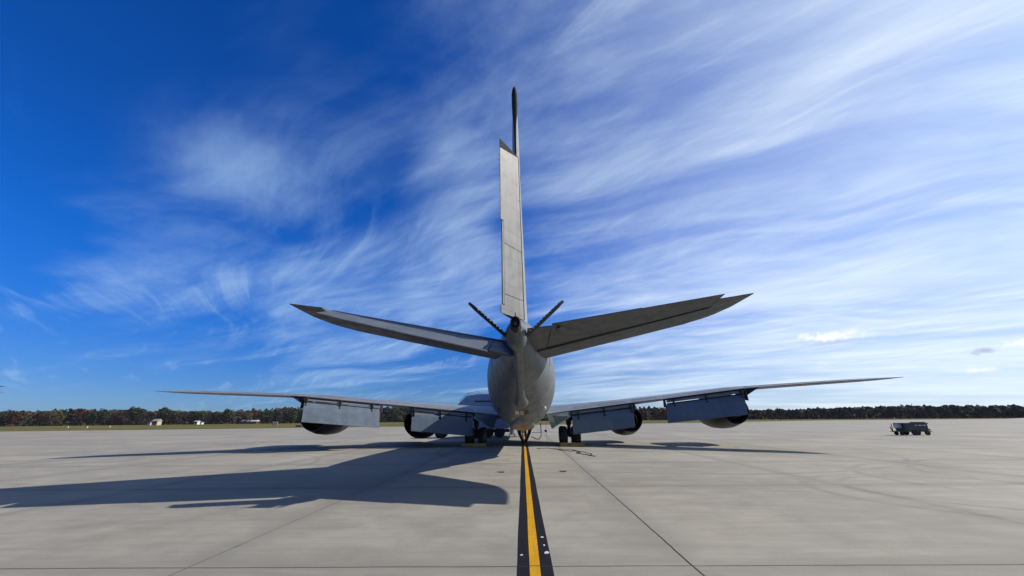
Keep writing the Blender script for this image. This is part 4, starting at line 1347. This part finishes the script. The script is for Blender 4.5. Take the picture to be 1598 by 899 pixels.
# undergrowth belt below the trees
b_ = MB()
for k in range(3500):
    x = r.uniform(-640, 430)
    y = interp(LINE, x) - 6 + r.random() * 22
    z = r.random() ** 1.5 * 2.6
    s_ = r.uniform(0.5, 1.2)
    nrm = Vector((r.gauss(0, 1), r.gauss(-0.6, 1), r.gauss(0.5, 1))).normalized()
    a_ = nrm.orthogonal().normalized(); c_ = nrm.cross(a_)
    p = Vector((x, y, z + 0.2))
    b_.add([p + a_ * s_ * cos(q) + c_ * s_ * 0.8 * sin(q) for q in (0.2, 1.4, 2.6, 3.9, 5.1)], [(0, 1, 2, 3, 4)], r.choice((0, 0, 1, 2)))
tag(b_.build('undergrowth', [LEAF['green'], LEAF['bare'], LEAF['olive']], angle=0), 'low dark undergrowth at the foot of the tree line', None, None, 'stuff')

# ------------------------------------------------------------------ small far things
def at(u, v_, y):
    """plan position seen at photo pixel u (1598 wide) for forward distance y"""
    ray = F * 610.2 + R * (u - 799) - U * (v_ - 449.5)
    return ray.x / ray.y * y
def house(u, y, w, d, h, rh, wall, roof, label, cat, name, door=True):
    x = at(u, 658, y)
    t = empty(name, (x, y, -0.03), (0, 0, rnd.uniform(-0.2, 0.2)))
    b_ = MB(); b_.box(-w / 2, w / 2, -d / 2, d / 2, 0, h); b_.build('wall', wall, t)
    b_ = MB(); b_.loft([[(xx, yy, zz) for yy, zz in ((-d / 2 - 0.3, h), (0, h + rh), (d / 2 + 0.3, h), (d / 2 + 0.3, h - 0.12), (-d / 2 - 0.3, h - 0.12))] for xx in (-w / 2 - 0.3, w / 2 + 0.3)])
    b_.build('roof', roof, t)
    for xx in (-w * 0.28, w * 0.25):
        b_ = MB(); b_.box(xx - 0.5, xx + 0.5, -d / 2 - 0.04, -d / 2 - 0.003, 1.0, 2.1); b_.build('window', M['glass'], t)
    if door:
        b_ = MB(); b_.box(-0.45, 0.45, -d / 2 - 0.05, -d / 2 - 0.003, 0, 2.05); b_.build('door', M['darkgrey'], t)
    return tag(t, label, cat)
house(245, 268, 3.8, 3.2, 2.7, 1.2, M['tan'], M['roof'], 'small tan house with a gabled roof at the wood edge left of the wing tip', 'house', 'house')
house(391, 330, 12.5, 6, 2.0, 1.1, M['darkgrey'], M['white'], 'long low shed with a white roof in front of the trees, under the left wing', 'shed', 'shed')
house(308, 300, 2.6, 2.4, 2.2, 0.5, M['white'], M['white'], 'small white hut in front of the trees between the tan house and the long shed', 'hut', 'hut')
house(315, 310, 2.0, 2.0, 1.5, 0.4, M['white'], M['roof'], 'tiny white hut with grey roof just right of the small white hut', 'hut', 'hut', False)
house(236, 272, 2.4, 2.4, 1.6, 0.4, M['white'], M['roof'], 'little white outbuilding against the tan house', 'hut', 'hut', False)
# red and white board
x = at(429, 662, 165)
t = empty('marker_board', (x, 165, -0.03))
for k in range(2):
    b_ = MB(); b_.box(-0.85 + 1.5 * k, -0.75 + 1.5 * k, -0.04, 0.04, 0, 0.5); b_.build('post', M['metal'], t)
b_ = MB(); b_.box(-1.1, 1.1, -0.06, 0.06, 0.4, 1.7); b_.build('panel', M['white'], t)
b_ = MB()
for i in range(3):
    b_.box(-1.08 + 0.75 * i, -0.78 + 0.75 * i, -0.085, -0.062, 0.42 + (i % 2) * 0.5, 1.1 + (i % 2) * 0.5)
b_.build('red_stripe', M['red'], t)
tag(t, 'white board with red stripes on two posts in the grass left of the flaps', 'sign')
# dark low box on the grass
x = at(466, 668, 135)
t = empty('utility_box', (x, 135, -0.03))
b_ = MB(); b_.box(-0.9, 0.9, -0.4, 0.4, 0, 0.42); b_.build('body', M['dark'], t, bevel=0.03)
b_ = MB(); b_.box(-0.95, 0.95, -0.45, 0.45, 0.42, 0.50); b_.build('lid', M['dark'], t)
tag(t, 'low dark box at the apron edge just left of the left flap', 'box')
# taxiway edge lights
for i, (u, y, lab) in enumerate([(106, 135, 'small pale taxiway light on the grass, leftmost in view'), (136, 128, 'small taxiway light on the grass, second from the left'),
                            (171, 140, 'small pale taxiway light on the grass under the trees left of the tan house'), (1221, 190, 'low dark taxiway light at the grass edge right of the right flap')]):
    t = empty('taxiway_light', (at(u, 668, y), y, -0.03))
    b_ = MB(); b_.tube([(0, 0, 0), (0, 0, 0.35)], 0.06, 8); b_.build('stem', M['yellow'], t)
    b_ = MB(); b_.lathe([(0.35, 0.16), (0.5, 0.17), (0.7, 0.12), (0.75, 0.02)], (0, 0, 0), (0, 0, 1), 10); b_.build('lens', M['white'] if i < 3 else M['dark'], t)
    tag(t, lab, 'light', 'taxiway edge lights')

# ------------------------------------------------------------------ thin autumn haze over the field
b_ = MB(); b_.box(-900, 700, -90, 760, -1.1, 17)
hz = bpy.data.materials.new('haze'); hz.use_nodes = True
ht = NT(hz.node_tree)
ho = ht.n('ShaderNodeOutputMaterial'); pv = ht.n('ShaderNodeVolumePrincipled')
pv.inputs['Color'].default_value = (0.80, 0.86, 1.0, 1)
pv.inputs['Density'].default_value = 0.00005
pv.inputs['Anisotropy'].default_value = 0.0
ht.t.links.new(pv.outputs[0], ho.inputs['Volume'])
tag(b_.build('haze', hz, angle=0), 'thin bluish haze over the far side of the airfield', None, None, 'stuff')

# ------------------------------------------------------------------ render settings
sc.render.engine = 'CYCLES'
sc.cycles.max_bounces = 6
sc.cycles.use_denoising = True
